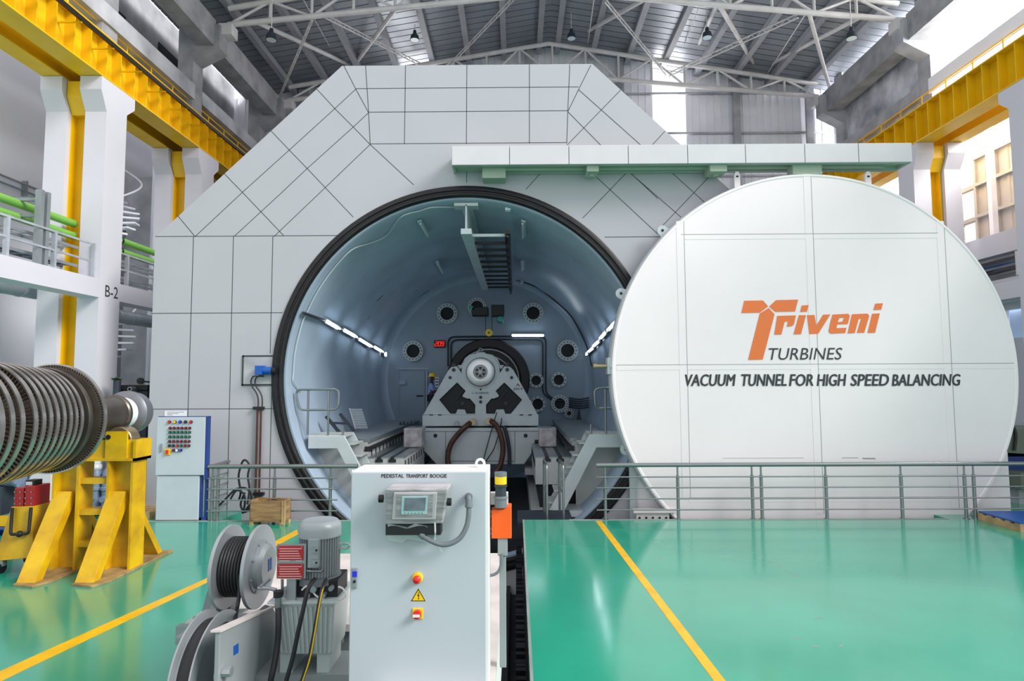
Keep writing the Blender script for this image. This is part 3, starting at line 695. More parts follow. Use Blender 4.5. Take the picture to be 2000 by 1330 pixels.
# recess with blue motor beside the mouth
t = thing('lock_drive', P(505, 722, YF - 0.05), 'small blue motor in a square frame left of the tunnel mouth', 'motor')
a, c = P(474, 694, YF), P(537, 753, YF)
b = MB(); y0 = YF - 0.02
for x0_, x1_, z0_, z1_ in ((a.x, c.x, a.z - 0.035, a.z), (a.x, c.x, c.z, c.z + 0.035), (a.x, a.x + 0.035, c.z, a.z)): b.box(x0_, x1_, y0, YF - 0.002, z0_, z1_)
b.build('frame', 'joint', t)
b = MB()
b.box(a.x + 0.035, c.x, YF - 0.018, YF - 0.006, c.z + 0.035, a.z - 0.035); b.build('back_plate', 'concl', t)
p = P(506, 724, YF - 0.15); q = P(499, 714, YF - 0.2); r_ = P(512, 732, YF - 0.2)
b = MB(); b.box(q.x, r_.x, YF - 0.24, YF - 0.02, r_.z, q.z); b.build('terminal_box', 'bluem', t, bevel=0.01)
m1 = P(512, 724, YF - 0.13); m2 = P(531, 724, YF - 0.13); b = MB(); b.cyl(m1, m2, 0.085, n=18); b.build('motor_body', 'bluem', t)
b = MB(); b.cyl(m2, m2 + Vector((0.09, 0, 0)), 0.07, n=18); b.build('shaft', 'black', t)
for k in (0, 1):
    b = MB(); b.tube(smooth_path([P(x + k * 8, y, YF - 0.06) for x, y in ((507, 735), (495, 735), (490, 745), (493, 756), (500, 766), (504, 778), (504, 798))]), 0.014, 6); b.build('cable', 'cable', t)
t = thing('riser_pipe', P(507, 900, YF), 'pair of thin brown riser pipes on white cladding behind the wooden crate', 'pipe')
for x in (503, 510):
    p = P(x, 797, YF - 0.06); b = MB(); b.tube([p, Vector((p.x, p.y, 0.12))], 0.022, 8); b.build('pipe', 'maroon' if 0 else 'hoseb', t)
p = P(506, 797, YF - 0.03); b = MB(); b.box(p.x - 0.11, p.x + 0.11, YF - 0.09, YF - 0.002, p.z - 0.03, p.z + 0.03); b.build('clamp', 'black', t)
p = P(506, 964, YF - 0.03); b = MB(); b.box(p.x - 0.11, p.x + 0.11, YF - 0.09, YF - 0.002, p.z - 0.03, p.z + 0.03); b.build('clamp', 'black', t)
# ---------------- fluorescent lamps
def tube_lamp(pa, pb, lab, Yoff=None, m='lamp', grp='lit tube lamps along the tunnel walls'):
    if Yoff: p, q = P(*pa, Yoff), P(*pb, Yoff)
    else: p, q = on_barrel(*pa, RT - 0.14), on_barrel(*pb, RT - 0.14)
    t = thing('tube_lamp', (p + q) / 2, lab, 'lamp', grp)
    b = MB(); b.cyl(p, q, 0.024, n=10); b.build('tube', m, t)
    n = Vector((p.x - X0, 0, p.z - Z0)).normalized() if not Yoff else Vector((0, 1, 0))
    b = MB(); b.bar(p + n * 0.065, q + n * 0.065, 0.1, 0.05, n); b.build('housing', 'ped', t)
on_ = ['nearest the mouth', 'second from the mouth', 'third from the mouth', 'fourth from the mouth', 'deepest in the tunnel']
for i, s_ in enumerate((((640, 628), (664, 642)), ((674, 645), (697, 658)), ((704, 663), (727, 677)), ((733, 678), (748, 687)), ((754, 689), (768, 698)))):
    tube_lamp(*s_, 'lit tube lamp on the left tunnel wall, ' + on_[i])
for i, s_ in enumerate((((1198, 631), (1186, 645)), ((1180, 650), (1171, 661)), ((1167, 667), (1158, 676)), ((1156, 680), (1148, 687)), ((1145, 690), (1137, 696)))):
    tube_lamp(*s_, 'lit tube lamp on the right tunnel wall, ' + on_[i])
tube_lamp((1000, 655), (1062, 655), 'lit horizontal tube lamp on the tunnel end wall', YB - 0.2)
for s_, lab in ((((821, 437), (836, 462)), 'unlit tube lamp on tunnel ceiling, left of the monorail near the mouth'), (((855, 515), (865, 534)), 'unlit tube lamp on tunnel ceiling, left of the monorail deeper in'),
                (((1020.5, 437), (1021, 465)), 'unlit tube lamp on tunnel ceiling, right of the cable ladder near the mouth'), (((1019, 514), (1019.5, 529)), 'unlit tube lamp on tunnel ceiling, right of the ladder halfway in'),
                (((1018, 562), (1018, 572)), 'small unlit tube lamp on tunnel ceiling, deepest right of the ladder')):
    tube_lamp(*s_, lab, None, 'tubeoff', 'unlit tube lamps on the tunnel ceiling')
for nm, pix in (('left', [(592, 611), (620, 621), (640, 629), (700, 661), (750, 689), (772, 701)]), ('right', [(1199, 637), (1178, 656), (1158, 680), (1138, 698)])):
    pts = [on_barrel(x, y, RT - 0.06) for x, y in pix]; b = MB(); b.tube(pts, 0.035, 6); tag(b.build('cable_duct', 'navy'), 'dark cable duct linking the lit tubes on the %s tunnel wall' % nm, 'duct')
# red display
p = P(859, 672, YB - 0.08); t = thing('digital_display', p, 'small black display with glowing red digits on the tunnel end wall', 'display')
b = MB(); b.box(p.x - 0.2, p.x + 0.2, YB - 0.18, YB - 0.03, p.z - 0.13, p.z + 0.13); b.build('case', 'black', t, bevel=0.01)
SEG = {'2': 'abged', '0': 'abcdef', '9': 'abcdfg', '5': 'afgcd'}
b = MB(); hw, hh = 0.042, 0.075
for i, ch in enumerate('209'):
    cx, cz, yy = p.x - 0.115 + i * 0.115, p.z, YB - 0.19
    for s_ in SEG[ch]:
        x_, z_, h_ = {'a': (0, hh, 1), 'd': (0, -hh, 1), 'g': (0, 0, 1), 'f': (-hw, hh / 2, 0), 'e': (-hw, -hh / 2, 0), 'b': (hw, hh / 2, 0), 'c': (hw, -hh / 2, 0)}[s_]
        sh = z_ * 0.18
        if h_: b.box(cx + x_ - hw + sh, cx + x_ + hw + sh, yy, yy + 0.008, cz + z_ - 0.011, cz + z_ + 0.011)
        else: b.box(cx + x_ - 0.011 + sh, cx + x_ + 0.011 + sh, yy, yy + 0.008, cz + z_ - hh / 2, cz + z_ + hh / 2)
b.build('digits', 'led', t)
# ---------------- monorail, hoist, cable ladder
t = thing('monorail', (X0, YF, 5), 'pale steel monorail beam hung along the tunnel crown', 'beam')
zt1, zb1 = P(911, 397, 13.2).z, P(911, 458, 13.2).z
b = MB(); b.box(X0 - 0.26, X0 + 0.26, 13.15, 13.45, zt1 - 0.07, zt1); b.box(X0 - 0.12, X0 + 0.12, 13.45, 21.2, zt1 - 0.05, zt1)
b.box(X0 - 0.02, X0 + 0.02, 13.15, 21.2, zb1 + 0.12, zt1 - 0.05); b.box(X0 - 0.115, X0 + 0.115, 13.15, 21.2, zb1, zb1 + 0.12); b.build('i_beam', 'ped', t)
for x in (-0.2, 0.18):
    for y in (13.25, 16, 19):
        b = MB(); b.box(X0 + x - 0.012, X0 + x + 0.012, y, y + 0.1, zt1, Z0 + math.sqrt(RT ** 2 - 0.04)); b.build('hanger', 'ped', t)
t = thing('chain_hoist', (X0, 20.4, zb1 - 0.4), 'black electric chain hoist with teal motor on the monorail', 'hoist')
a = P(922, 601, 20.4); c = P(954, 617, 20.4)
b = MB(); b.box(a.x, c.x, 20.2, 20.7, c.z, a.z); b.build('trolley', 'black', t, bevel=0.02)
a = P(960, 597, 20.4); c = P(985, 618, 20.4); b = MB(); b.box(a.x, c.x, 20.15, 20.65, c.z, a.z); b.build('gear_box', 'black', t, bevel=0.02)
q = P(977, 624, 20.2); b = MB(); b.lathe([(0.001, -0.12), (0.09, -0.11), (0.12, -0.06), (0.12, 0.15)], q, AX, 20); b.build('motor', 'teal', t)
q = P(921, 602, 20.2); b = MB(); b.cyl(q, q + Vector((0, 0.2, 0)), 0.08, n=14); b.build('brake_cap', 'teal', t)
q = P(955, 650, 20.3)
for dx in (-0.11, 0.1):
    b = MB(); b.tube([q + Vector((dx, 0, 0.02)), q + Vector((dx, 0, 0.62))], 0.012, 6); b.build('chain', 'cable', t)
b = MB(); b.lathe([(0.03, -0.07), (0.12, -0.07), (0.12, 0.07), (0.03, 0.07)], q, AX, 24); b.cyl(q + Vector((0, -0.08, 0)), q + Vector((0, -0.07, 0)), 0.03, n=10, m=1); b.build('hook_block', ['yelb', 'black'], t)
t = thing('cable_ladder', (-0.2, 17, 5.8), 'black festoon cable ladder beside the monorail in the tunnel crown', 'cable ladder')
XL = P(992, 420, 13.4).x
b = MB(); b.box(XL - 0.05, XL + 0.05, 13.3, 21.3, 5.92, 6.0); b.box(XL - 0.07, XL - 0.05, 13.3, 21.3, 5.86, 6.04); b.build('side_rail', 'black', t)
b = MB(); b.tube([(XL + 0.02 * math.sin(i * 2.1), 13.3 + i * 0.27, 5.86 - 0.06 * (i % 3)) for i in range(30)], 0.03, 6); b.build('cable', 'cable', t)
for i in range(11):
    b = MB(); y = 13.45 + i * 0.74; b.box(X0 + 0.12, XL, y, y + 0.07, 5.9, 5.96); b.build('rung', 'ped' if i == 0 else 'black', t)
b = MB(); q = P(992, 407, 13.35); b.box(q.x - 0.06, q.x + 0.06, 13.25, 13.4, q.z - 0.06, q.z + 0.06); b.build('junction_box', 'white', t)
b = MB(); b.tube(smooth_path([P(x, y, 13.35) for x, y in ((992, 404), (997, 395), (990, 391), (995, 388))]), 0.015, 6); b.build('cable_loop', 'cable', t)
# ---------------- beds
def bed(sg, lab):
    t = thing('machine_bed', (X0 + sg * 2, 17, -1), lab, 'machine bed')
    def X(a): return X0 + sg * a
    def bx(mb, a0, a1, *r, m=0): mb.box(min(X(a0), X(a1)), max(X(a0), X(a1)), *r, m)
    b = MB(); bx(b, 2.35, 3.1, 14.2, 21.4, 0.42, 1.3); bx(b, 2.3, 3.3, 14.25, 21.4, 1.3, 1.38, m=1); b.build('upper_bed', ['bed', 'bedtop'], t)
    b = MB()
    for k in range(14): bx(b, 2.333, 2.36, 14.6 + k * 0.42, 14.64 + k * 0.42, 0.95, 1.12)
    bx(b, 2.335, 2.36, 14.2, 21.4, 1.13, 1.2); b.build('side_slot', 'black', t)
    b = MB(); bx(b, 2.25, 2.36, 14.1, 21.3, 1.14, 1.19); bx(b, 2.24, 2.38, 14.08, 14.14, 1.11, 1.22); b.build('feed_bar', 'black', t)
    b = MB(); bx(b, 1.5, 2.35, 14.16, 17.3, 0.35, 0.94); bx(b, 1.5, 2.35, 14.16, 17.3, 0.94, 0.97, m=1); bx(b, 1.78, 2.35, 17.3, 21.4, 0.35, 0.97, m=1); bx(b, 1.3, 1.78, 17.3, 21.4, 0.1, 0.27); b.build('lower_bed', ['bed', 'bedtop'], t)
    b = MB()
    for a in (1.72, 2.02):
        bx(b, a, a + 0.09, 14.14, 17.3, 0.93, 0.975); bx(b, a - 0.04, a + 0.13, 14.14, 14.18, 0.86, 0.93)
    for k in range(8): bx(b, 1.485, 1.51, 14.3 + k * 0.4, 14.35 + k * 0.4, 0.72, 0.88)
    b.build('t_slot', 'black', t)
    b = MB(); bx(b, 1.6, 3.0, 14.35, 21.4, -0.2, 0.35, m=1); bx(b, 1.4, 2.5, 14.2, 21.4, -1.2, -0.2); b.build('foundation', ['bed', 'black'], t)
bed(-1, 'slotted grey machine bed on the left side of the tunnel'); bed(1, 'slotted grey machine bed on the right side of the tunnel')
b = MB(); b.box(X0 - 3.4, X0 + 3.4, 13.9, 21.6, -1.3, -1.1); b.box(X0 - 1.4, X0 + 1.4, 13.2, 21.6, -1.0, -0.62); struct('floor.002', b, 'pit', label='pit floor coloured dark as deep shade between the machine beds inside the tunnel', cat='pit')  # dark tone stands in for the deep shade between the beds
# ---------------- access platforms
def platform(sg, lab):
    Yp = 13.35
    def mp(px, py, Y=Yp):
        p = P(px, py, Y)
        if sg < 0: p = Vector((2 * X0 - p.x, p.y, p.z))
        return p
    t = thing('access_platform', (X0 + sg * 2.6, Yp, 0), lab, 'platform')
    dk = mp(1151, 847); xe = X0 + sg * 3.42; xi = dk.x
    b = MB(); b.box(min(xi, xe), max(xi, xe), Yp, Yp + 0.75, dk.z - 0.06, dk.z); b.build('deck', 'bed', t)
    c = mp(1165, 874)
    zi = c.z
    xo2 = X0 + sg * 3.55; xb = X0 + sg * 3.2
    p1 = Vector((xi, Yp - 0.02, dk.z - 0.02)); p2 = mp(1072, 998); p3 = mp(1102, 989)
    poly = [Vector((xe, Yp - 0.02, dk.z - 0.02)), p1, Vector((p2.x, Yp - 0.02, p2.z)), Vector((p3.x, Yp - 0.02, p2.z)), Vector((c.x, Yp - 0.02, zi)), Vector((xe, Yp - 0.02, zi))]
    b = MB(); b.prism(poly, (0, 0.06, 0)); b.build('stringer', 'ped', t, bevel=0.012)
    b = MB(); b.prism([q + Vector((0, 0.75, 0)) for q in poly], (0, 0.06, 0)); b.build('stringer', 'ped', t)
    b = MB()
    for k in range(6):
        f = (k + 0.7) / 6.5; x = xi + (p2.x - xi) * f; z = dk.z + (p2.z - dk.z) * f; b.box(x - 0.13, x + 0.13, Yp + 0.04, Yp + 0.74, z - 0.05, z - 0.02)
    b.build('tread', 'bed', t)
    b = MB(); x3 = mp(1145, 1000).x; b.box(min(p2.x, x3), max(p2.x, x3), Yp - 0.03, Yp + 0.8, p2.z - 0.12, p2.z); b.build('foot_beam', 'ped', t)
    b = MB(); b.box(min(X0 + sg * 2.4, xe), max(X0 + sg * 2.4, xe), Yp + 0.66, Yp + 0.7, -0.2, zi); b.build('side_plate', 'bed', t)
    lo = [mp(x, y) for x, y in ((1161, 758), (1163, 798), (1240, 798), (1247, 758))]
    b = MB(); b.tube(rounded(lo, 0.12, 5, True), 0.024, 8, closed=True); b.build('guard_loop', 'steel', t)
    for px in (1182, 1222):
        q = mp(px, 760); b = MB(); b.tube([(q.x, Yp, dk.z), (q.x, Yp, q.z)], 0.024, 8); b.build('post', 'steel', t)
    q = mp(1154, 829); b = MB(); b.tube([(q.x, Yp, dk.z), (q.x, Yp, q.z)], 0.024, 8); b.build('stub_post', 'steel', t)
platform(-1, 'grey access platform with stair stringer and pipe guard, left inside the mouth')
platform(1, 'grey access platform with sloping stringer, right inside the mouth beside the door')
t = thing('folding_steps', P(672, 840, 14.2), 'dark folded step frame resting on the left machine bed', 'steps')
for a, c in (((637, 813), (664, 846)), ((664, 808), (692, 842))):
    b = MB(); b.bar(P(*a, 14.6), P(*c, 14.6), 0.09, 0.06); b.build('stile', 'navy', t)
b = MB(); b.bar(P(651, 826, 14.6), P(679, 827, 14.6), 0.08, 0.05); b.build('step', 'navy', t)
b = MB(); q = P(700, 838, 16.5)
for k in range(12): z = q.z + 0.02 + k * 0.045; b.box(q.x - 0.06 - k * 0.012, q.x + 0.25 - k * 0.012, 16.5 - k * 0.01, 16.52 - k * 0.01, z, z + 0.025)
b.bar(q + Vector((-0.08, 0, 0)), q + Vector((-0.22, -0.1, 0.56)), 0.03, 0.03)
tag(b.build('grating_panel', 'ped'), 'slatted grating panel leaning on the left tunnel wall', 'grating')
# grating step before the mouth, grab rails
b = MB(); b.box(PITR - 0.1, PITR + 1.0, 12.16, 13.4, -0.16, -0.1)
for k in range(24): b.box(PITR - 0.1, PITR + 1.0, 12.18 + k * 0.05, 12.2 + k * 0.05, -0.1, -0.06)
tag(b.build('walkway_grating', 'navy'), 'dark ribbed grating walkway at the foot of the right tunnel stair', 'grating')
for px, lab in ((1068, 'left of the two stainless grab rails at the right tunnel stair'), (1100, 'right of the two stainless grab rails at the right tunnel stair')):
    p = P(px, 1000, 12.5); z1 = P(px, 906, 12.5).z; t = thing('grab_rail', (p.x, 12.5, -0.06), lab, 'grab rail', 'grab rails at the tunnel stair')
    b = MB(); b.tube(rounded([(p.x, 12.4, -0.06), (p.x, 12.4, z1), (p.x - 0.02, 13.2, z1), (p.x - 0.02, 13.2, -0.06)], 0.12, 5), 0.026, 10); b.build('rail', 'steel', t)
    b = MB(); b.tube([(p.x, 12.4, 0.45), (p.x - 0.02, 13.2, 0.45)], 0.018, 8); b.build('cross_bar', 'steel', t)
# ---------------- bearing pedestal
YP = 17.6
def pz(x, y, Y=YP): return P(770 + x / 4.4333, 580 + y / 4.4333, Y)
tp = thing('bearing_pedestal', pz(748, 1120), 'large grey bearing pedestal with trapezoid front and shiny round bearing in the tunnel', 'machine')
cxp = pz(748, 650); xc = cxp.x
a, c = pz(245, 1022), pz(1250, 1115)
b = MB(); b.box(a.x, c.x, YP - 0.05, YP + 1.6, c.z, a.z); b.build('base', 'ped', tp, bevel=0.02)
front = [(250, 1020), (465, 640), (492, 608), (540, 598), (625, 720), (690, 765), (748, 775), (806, 765), (870, 720), (955, 598), (1003, 605), (1032, 632), (1245, 1020)]
b = MB(); b.prism([pz(x, y, YP + 0.02) for x, y in front], (0, 0.9, 0)); b.build('front_frame', 'ped', tp, bevel=0.012)
WIN = [(545, 745), (612, 815), (585, 850), (590, 868), (632, 885), (650, 882), (696, 935), (696, 1005), (628, 1005), (614, 968), (545, 966), (530, 1005), (490, 1005), (395, 890)]
for mir in (0, 1):
    b = MB(); pts = [pz(1496 - x if mir else x, y, YP + 0.012) for x, y in WIN]
    b.prism(pts, (0, 0.02, 0)); wdw = b.build('window', 'dark', tp)
    rim = MB(); rim.tube(pts, 0.02, 6, closed=True); rim.build('window_rim', 'black', wdw)
    b = MB(); q = pz(1496 - 560 if mir else 560, 860, YP - 0.01); b.bar(q + Vector((-0.09, 0, -0.1)), q + Vector((0.12, 0, 0.16)), 0.05, 0.02); b.cyl(q + Vector((0.1, -0.01, -0.2)), q + Vector((0.1, 0.02, -0.2)), 0.05, n=12); b.build('inner_linkage', 'navy', wdw)
b = MB(); kk = YP / FPX / 4.4333
b.lathe([(165 * kk, 0.35), (165 * kk, -0.02), (128 * kk, -0.05), (122 * kk, 0.0)], cxp + Vector((0, 0.05, 0)), AX, 56); b.build('bearing_housing', 'ped', tp)
b = MB(); b.lathe([(122 * kk, 0.05), (118 * kk, -0.12), (110 * kk, -0.14), (62 * kk, -0.14), (58 * kk, -0.1), (46 * kk, -0.1), (40 * kk, -0.16), (20 * kk, -0.16), (18 * kk, -0.2), (0.001, -0.2)], cxp + Vector((0, 0.02, 0)), AX, 56, mats=[0, 0, 0, 1, 1, 1, 1, 1, 1])
for i in range(6):
    an = i * math.pi / 3 + 0.5; q = cxp + Vector((math.cos(an), 0, math.sin(an))) * 33 * kk; b.cyl(q + Vector((0, -0.18, 0)), q + Vector((0, -0.05, 0)), 11 * kk, n=12, m=2)
b.build('bearing_face', ['disc', 'galv', 'black'], tp)
b = MB(); cap = [(548, 590), (585, 588), (610, 530), (650, 498), (710, 488), (712, 478), (784, 478), (786, 488), (850, 500), (895, 535), (915, 588), (950, 590), (930, 625), (880, 612)]
b.prism([pz(x, y, YP + 0.15) for x, y in cap + [(860, 560), (800, 525), (748, 518), (696, 525), (636, 560), (616, 612), (566, 625)]], (0, 0.5, 0)); b.build('bearing_cap', 'ped', tp, bevel=0.01)
b = MB(); q = pz(748, 462, YP + 0.3); b.tube(arc(q, 0.06, 0, 2 * math.pi, 16, (1, 0, 0), (0, 0, 1))[:-1], 0.018, 6, closed=True); b.build('lifting_eye', 'galv', tp)
b = MB()
for x, y, r in ((484, 698, 14), (1016, 698, 14), (515, 590, 16), (515, 632, 16), (978, 588, 16), (978, 630, 16), (748, 800, 9), (748, 868, 14), (748, 908, 14)):
    q = pz(x, y, YP + 0.02); b.cyl(q + Vector((0, -0.02, 0)), q, r * kk, n=14)
for x in (320, 395, 1100, 1175): q = pz(x, 1021, YP - 0.05); b.box(q.x - 0.05, q.x + 0.05, YP - 0.07, YP - 0.04, q.z - 0.015, q.z + 0.015)
b.build('bolt', 'navy', tp)
def ptext(body, x0, x1, y0, y1, Yq, parent, m='ink', shear=0, bold=0.0):
    p, q = pz(x0, y1, Yq), pz(x1, y0, Yq); return text('lettering', body, (p.x, Yq, p.z), q.x - p.x, q.z - p.z, m, parent, (1, 0, 0), (0, 0, 1), shear, bold)
ptext('SCHENCK', 703, 820, 822, 840, YP + 0.018, tp, 'ink', 0, 0.04); ptext('DH 9', 1035, 1110, 785, 808, YP + 0.018, tp, 'ink', 0.1, 0.04)
b = MB(); 
for x in (676, 688): q = pz(x, 831, YP + 0.016); b.bar(q + Vector((-0.012, 0, -0.03)), q + Vector((0.012, 0, 0.03)), 0.008, 0.004, (0, 1, 0))
b.build('logo_mark', 'ink', tp)
b = MB(); b.prism([pz(x, y, YP + 0.014) for x, y in ((1055, 772), (1068, 745), (1092, 772), (1084, 775), (1070, 758), (1062, 774))], (0, 0.004, 0)); b.build('arrow_mark', 'maroon', tp)
# undercarriage
def pu(x, y, Y=YP): return P(780 + x / 5.54, 780 + y / 5.54, Y)
un = [(235, 338), (1512, 338), (1512, 470), (1350, 702), (400, 702), (235, 520)]
b = MB(); b.prism([pu(x, y, YP - 0.1) for x, y in un], (0, 1.7, 0)); b.build('undercarriage', 'ped', tp, bevel=0.015)
a, c = pu(230, 308), pu(1520, 338); b = MB(); b.box(a.x, c.x, YP - 0.14, YP + 1.7, c.z, a.z); b.build('top_rail', 'ped', tp, bevel=0.01)
b = MB()
for x in (500, 1250): q1, q2 = pu(x, 345, YP - 0.102), pu(x, 690, YP - 0.102); b.bar(q1, q2, 0.012, 0.006, (0, 1, 0))
q1, q2 = pu(520, 668, YP - 0.102), pu(1240, 668, YP - 0.102); b.bar(q1, q2, 0.012, 0.006, (0, 1, 0))
for x in (390, 1366): q = pu(x, 392, YP - 0.1); b.cyl(q + Vector((0, -0.015, 0)), q, 0.055, n=14)
for x, s_ in ((262, -1), (1486, 1)): q = pu(x, 456, YP - 0.1); b.cyl(q + Vector((0.06 * s_, -0.05, 0)), q + Vector((-0.06 * s_, -0.05, 0)), 0.055, n=10)
b.build('panel_line', 'black', tp)
for nm, pix in (('left', [(800, 240), (740, 275), (640, 370), (560, 480), (525, 600), (530, 700), (560, 760)]), ('right', [(965, 235), (1010, 245), (1060, 300), (1100, 400), (1122, 520), (1110, 640), (1080, 740), (1020, 800)])):
    pts = [pu(x, y, YP - 0.28 - 0.02 * i) for i, (x, y) in enumerate(pix)]; pts[0] = pts[0] + Vector((0, 0.22, 0)); b = MB(); b.tube(smooth_path(pts), 0.075, 12); tag(b.build('hose', 'hoseb', tp), 'thick brown hose')
    b = MB(); q = pu(*pix[0], YP - 0.08); b.cyl(q, q + Vector((0, -0.2, 0)), 0.09, n=14); b.build('hose_coupling', 'brass', tp)
b = MB(); b.tube(smooth_path([pu(x, y, YP - 0.22) for x, y in ((1130, 285), (1165, 400), (1190, 560), (1190, 720))]), 0.055, 10); tag(b.build('hose', 'navy', tp), 'dark blue hose')
for pix in ([(1055, 140), (1010, 290), (960, 470), (915, 640), (905, 760)], [(1110, 200), (1080, 350), (1020, 540), (930, 680), (905, 760)]):
    b = MB(); b.tube(smooth_path([pu(x, y, YP - 0.25) for x, y in pix]), 0.016, 6); b.build('signal_cable', 'cable', tp)
b = MB()
for x in (620, 1130): q = pu(x, 258, YP - 0.05); b.cyl(q + Vector((0, -0.12, 0)), q, 0.07, n=14)
b.build('pipe_stub', 'galv', tp)
for x0_, x1_, lab in ((45, 240, 'plastic wrapped box hung left of the pedestal undercarriage'), (1512, 1702, 'plastic wrapped box hung right of the pedestal undercarriage')):
    a, c = pu(x0_, 312, 16.2), pu(x1_, 540, 16.2); b = MB(); b.box(a.x, c.x, 16.2, 16.9, max(c.z, 0.976), a.z)
    o = b.build('wrapped_box', 'wrap', bevel=0.03); tag(o, lab, 'box')
b = MB()
for i in range(7): q = P(782 + i * 7, 836, 19.0); b.cyl((q.x, 19.0, 1.38), (q.x, 19.0, 1.38 + 0.09 + 0.03 * (i % 2)), 0.05, 0.02, 10)
tag(b.build('clamp_row', 'navy'), 'row of dark clamp bolts on the left bed before the end wall', 'clamps', kind='stuff')
# ---------------- person in the tunnel
Yq = 20.6
h = P(842, 731, Yq); zf = 1.39; Hh = h.z - zf
t = thing('person', (h.x, Yq, zf), 'person in yellow helmet and light blue shirt standing by the end wall door, facing right', 'person')
s_ = Hh / 1.78
def K(x, y, z): return Vector((h.x + x * s_, Yq + y * s_, zf + z * s_))
jo = [K(0, 0, .95), K(0.01, 0, 1.18), K(0.0, 0, 1.42), K(0.02, 0, 1.52), K(0.04, 0, 1.62), K(0.05, 0, 1.7),
      K(0.01, -.09, .9), K(0.03, -.1, .5), K(0.0, -.1, .09), K(0.15, -.1, .03), K(0.01, .09, .9), K(-0.02, .1, .5), K(-0.05, .1, .09), K(0.1, .1, .03),
      K(0.0, -.19, 1.4), K(0.06, -.23, 1.13), K(0.28, -.17, 1.1), K(0.36, -.16, 1.1), K(0.0, .19, 1.4), K(0.06, .22, 1.13), K(0.28, .17, 1.15), K(.36, .16, 1.16)]
ed = [(0, 1), (1, 2), (2, 3), (3, 4), (4, 5), (0, 6), (6, 7), (7, 8), (8, 9), (0, 10), (10, 11), (11, 12), (12, 13), (2, 14), (14, 15), (15, 16), (16, 17), (2, 18), (18, 19), (19, 20), (20, 21)]
rad = [.13, .13, .14, .055, .085, .08, .085, .06, .045, .04, .085, .06, .045, .04, .06, .045, .035, .035, .06, .045, .035, .035]
def skin(name, js, es, rs, m, parent, root=0):
    me = bpy.data.meshes.new(name); me.from_pydata([j - parent.location for j in js], es, []); me.materials.append(M[m])
    o = bpy.data.objects.new(name, me); COL.objects.link(o); o.parent = parent
    o.modifiers.new('skin', 'SKIN'); sub = o.modifiers.new('sub', 'SUBSURF'); sub.levels = sub.render_levels = 2
    for i, vtx in enumerate(me.skin_vertices[0].data):
        r_ = rs[i] * s_; vtx.radius = (r_, r_)
        vtx.use_root = (i == root)
    return o
skin('body', jo, ed, rad, 'skin', t)
skin('shirt', [jo[0] + Vector((0, 0, -.02)), jo[1], jo[2] + Vector((0, 0, .03)), jo[14], jo[15].lerp(jo[16], .15), jo[18], jo[19].lerp(jo[20], .15)], [(0, 1), (1, 2), (2, 3), (3, 4), (2, 5), (5, 6)], [.15, .15, .155, .085, .062, .085, .062], 'shirt', t)
skin('trousers', [jo[0], jo[6], jo[7], jo[8], jo[10], jo[11], jo[12]], [(0, 1), (1, 2), (2, 3), (0, 4), (4, 5), (5, 6)], [.145, .105, .08, .065, .105, .08, .065], 'trouser', t)
b = MB(); hc = K(.045, 0, 1.69)
b.lathe([(0.19 * s_, 0.0), (0.185 * s_, 0.012), (0.13 * s_, 0.02), (0.125 * s_, 0.06), (0.09 * s_, 0.115), (0.001, 0.13)], hc, (0, 0, 1), 24); b.build('helmet', 'yelb', t)
b = MB()
for hs, js in ((16, 17), (20, 21)):
    q = jo[js]
    for k in range(4): b.tube([q + Vector((0, (-.03 + k * .02) * s_, 0)), q + Vector((.05, (-.035 + k * .023) * s_, -.005)), q + Vector((.085 - .006 * abs(k - 1.4), (-.037 + k * .024) * s_, -.03))], .009, 6)
    b.tube([q + Vector((-.02, -.03 * s_, .01)), q + Vector((.03, -.05 * s_, .03))], .01, 6)
b.build('fingers', 'skin', t)
b = MB(); q = K(.14, 0, 1.6); b.sphere(q, .022 * s_); b.sphere(K(.125, -.03, 1.635), .012 * s_); b.sphere(K(.04, -.088, 1.62), .028 * s_, sc=(.6, .4, 1)); b.sphere(K(.12, 0, 1.56), .02 * s_, sc=(.6, 1.4, .5)); b.build('face_features', 'skin', t)
b = MB(); p1, p2 = P(850, 737, 21.6), P(857, 756, 21.6); b.box(p1.x, p2.x, 21.6, 21.62, p2.z, p1.z); b.box(p1.x, p1.x + .03, 21.62, 22.19, p1.z - .2, p1.z - .16)
for k in range(3): b.box(p1.x + .02, p2.x - .02, 21.595, 21.6, p2.z + .06 + k * .1, p2.z + .1 + k * .1, 1)
tag(b.build('notice_board', ['paper', 'ink']), 'small white notice on a bracket in front of the standing person', 'notice')
# ================================================================== DOOR AND ITS OVERHEAD BEAM
YD = 12.5
dc = P(1591, 727, YD); RD = 394 * YD / FPX
td = thing('tunnel_door', (dc.x, YD, dc.z - RD), 'huge round white door with orange logo and black lettering, slid to the right', 'door')
b = MB(); b.lathe([(0.001, 0), (RD - 0.07, 0), (RD - 0.05, -0.012), (RD - 0.012, -0.012), (RD, 0.01), (RD, 0.12)], dc, AX, 160, mats=[0] * 5)
b.build('door_leaf', 'door', td, angle=30)
b = MB(); b.lathe([(RD - 0.03, 0.12), (RD + 0.02, 0.12), (RD + 0.03, 0.2), (RD + 0.03, 0.3), (RD - 0.03, 0.34), (0.01, 0.34)], dc, AX, 160); b.build('flange', 'ped', td)
def D(x, y, off=0.0): return P(x, y, YD - off)
b = MB()
def chord_clip(p, q):
    return p, q
VB = [((1331, 432), (1344, 972)), ((1577, 340), (1607, 1003)), ((1836, 432), (1872, 995))]
HB = [((1330, 459), (1831, 455)), ((1204, 714), (1980, 709))]
for p, q in VB:
    a, c = D(*p), D(*q); b.box((a.x + c.x) / 2 - 0.11, (a.x + c.x) / 2 + 0.04, YD - 0.006, YD, c.z, a.z)
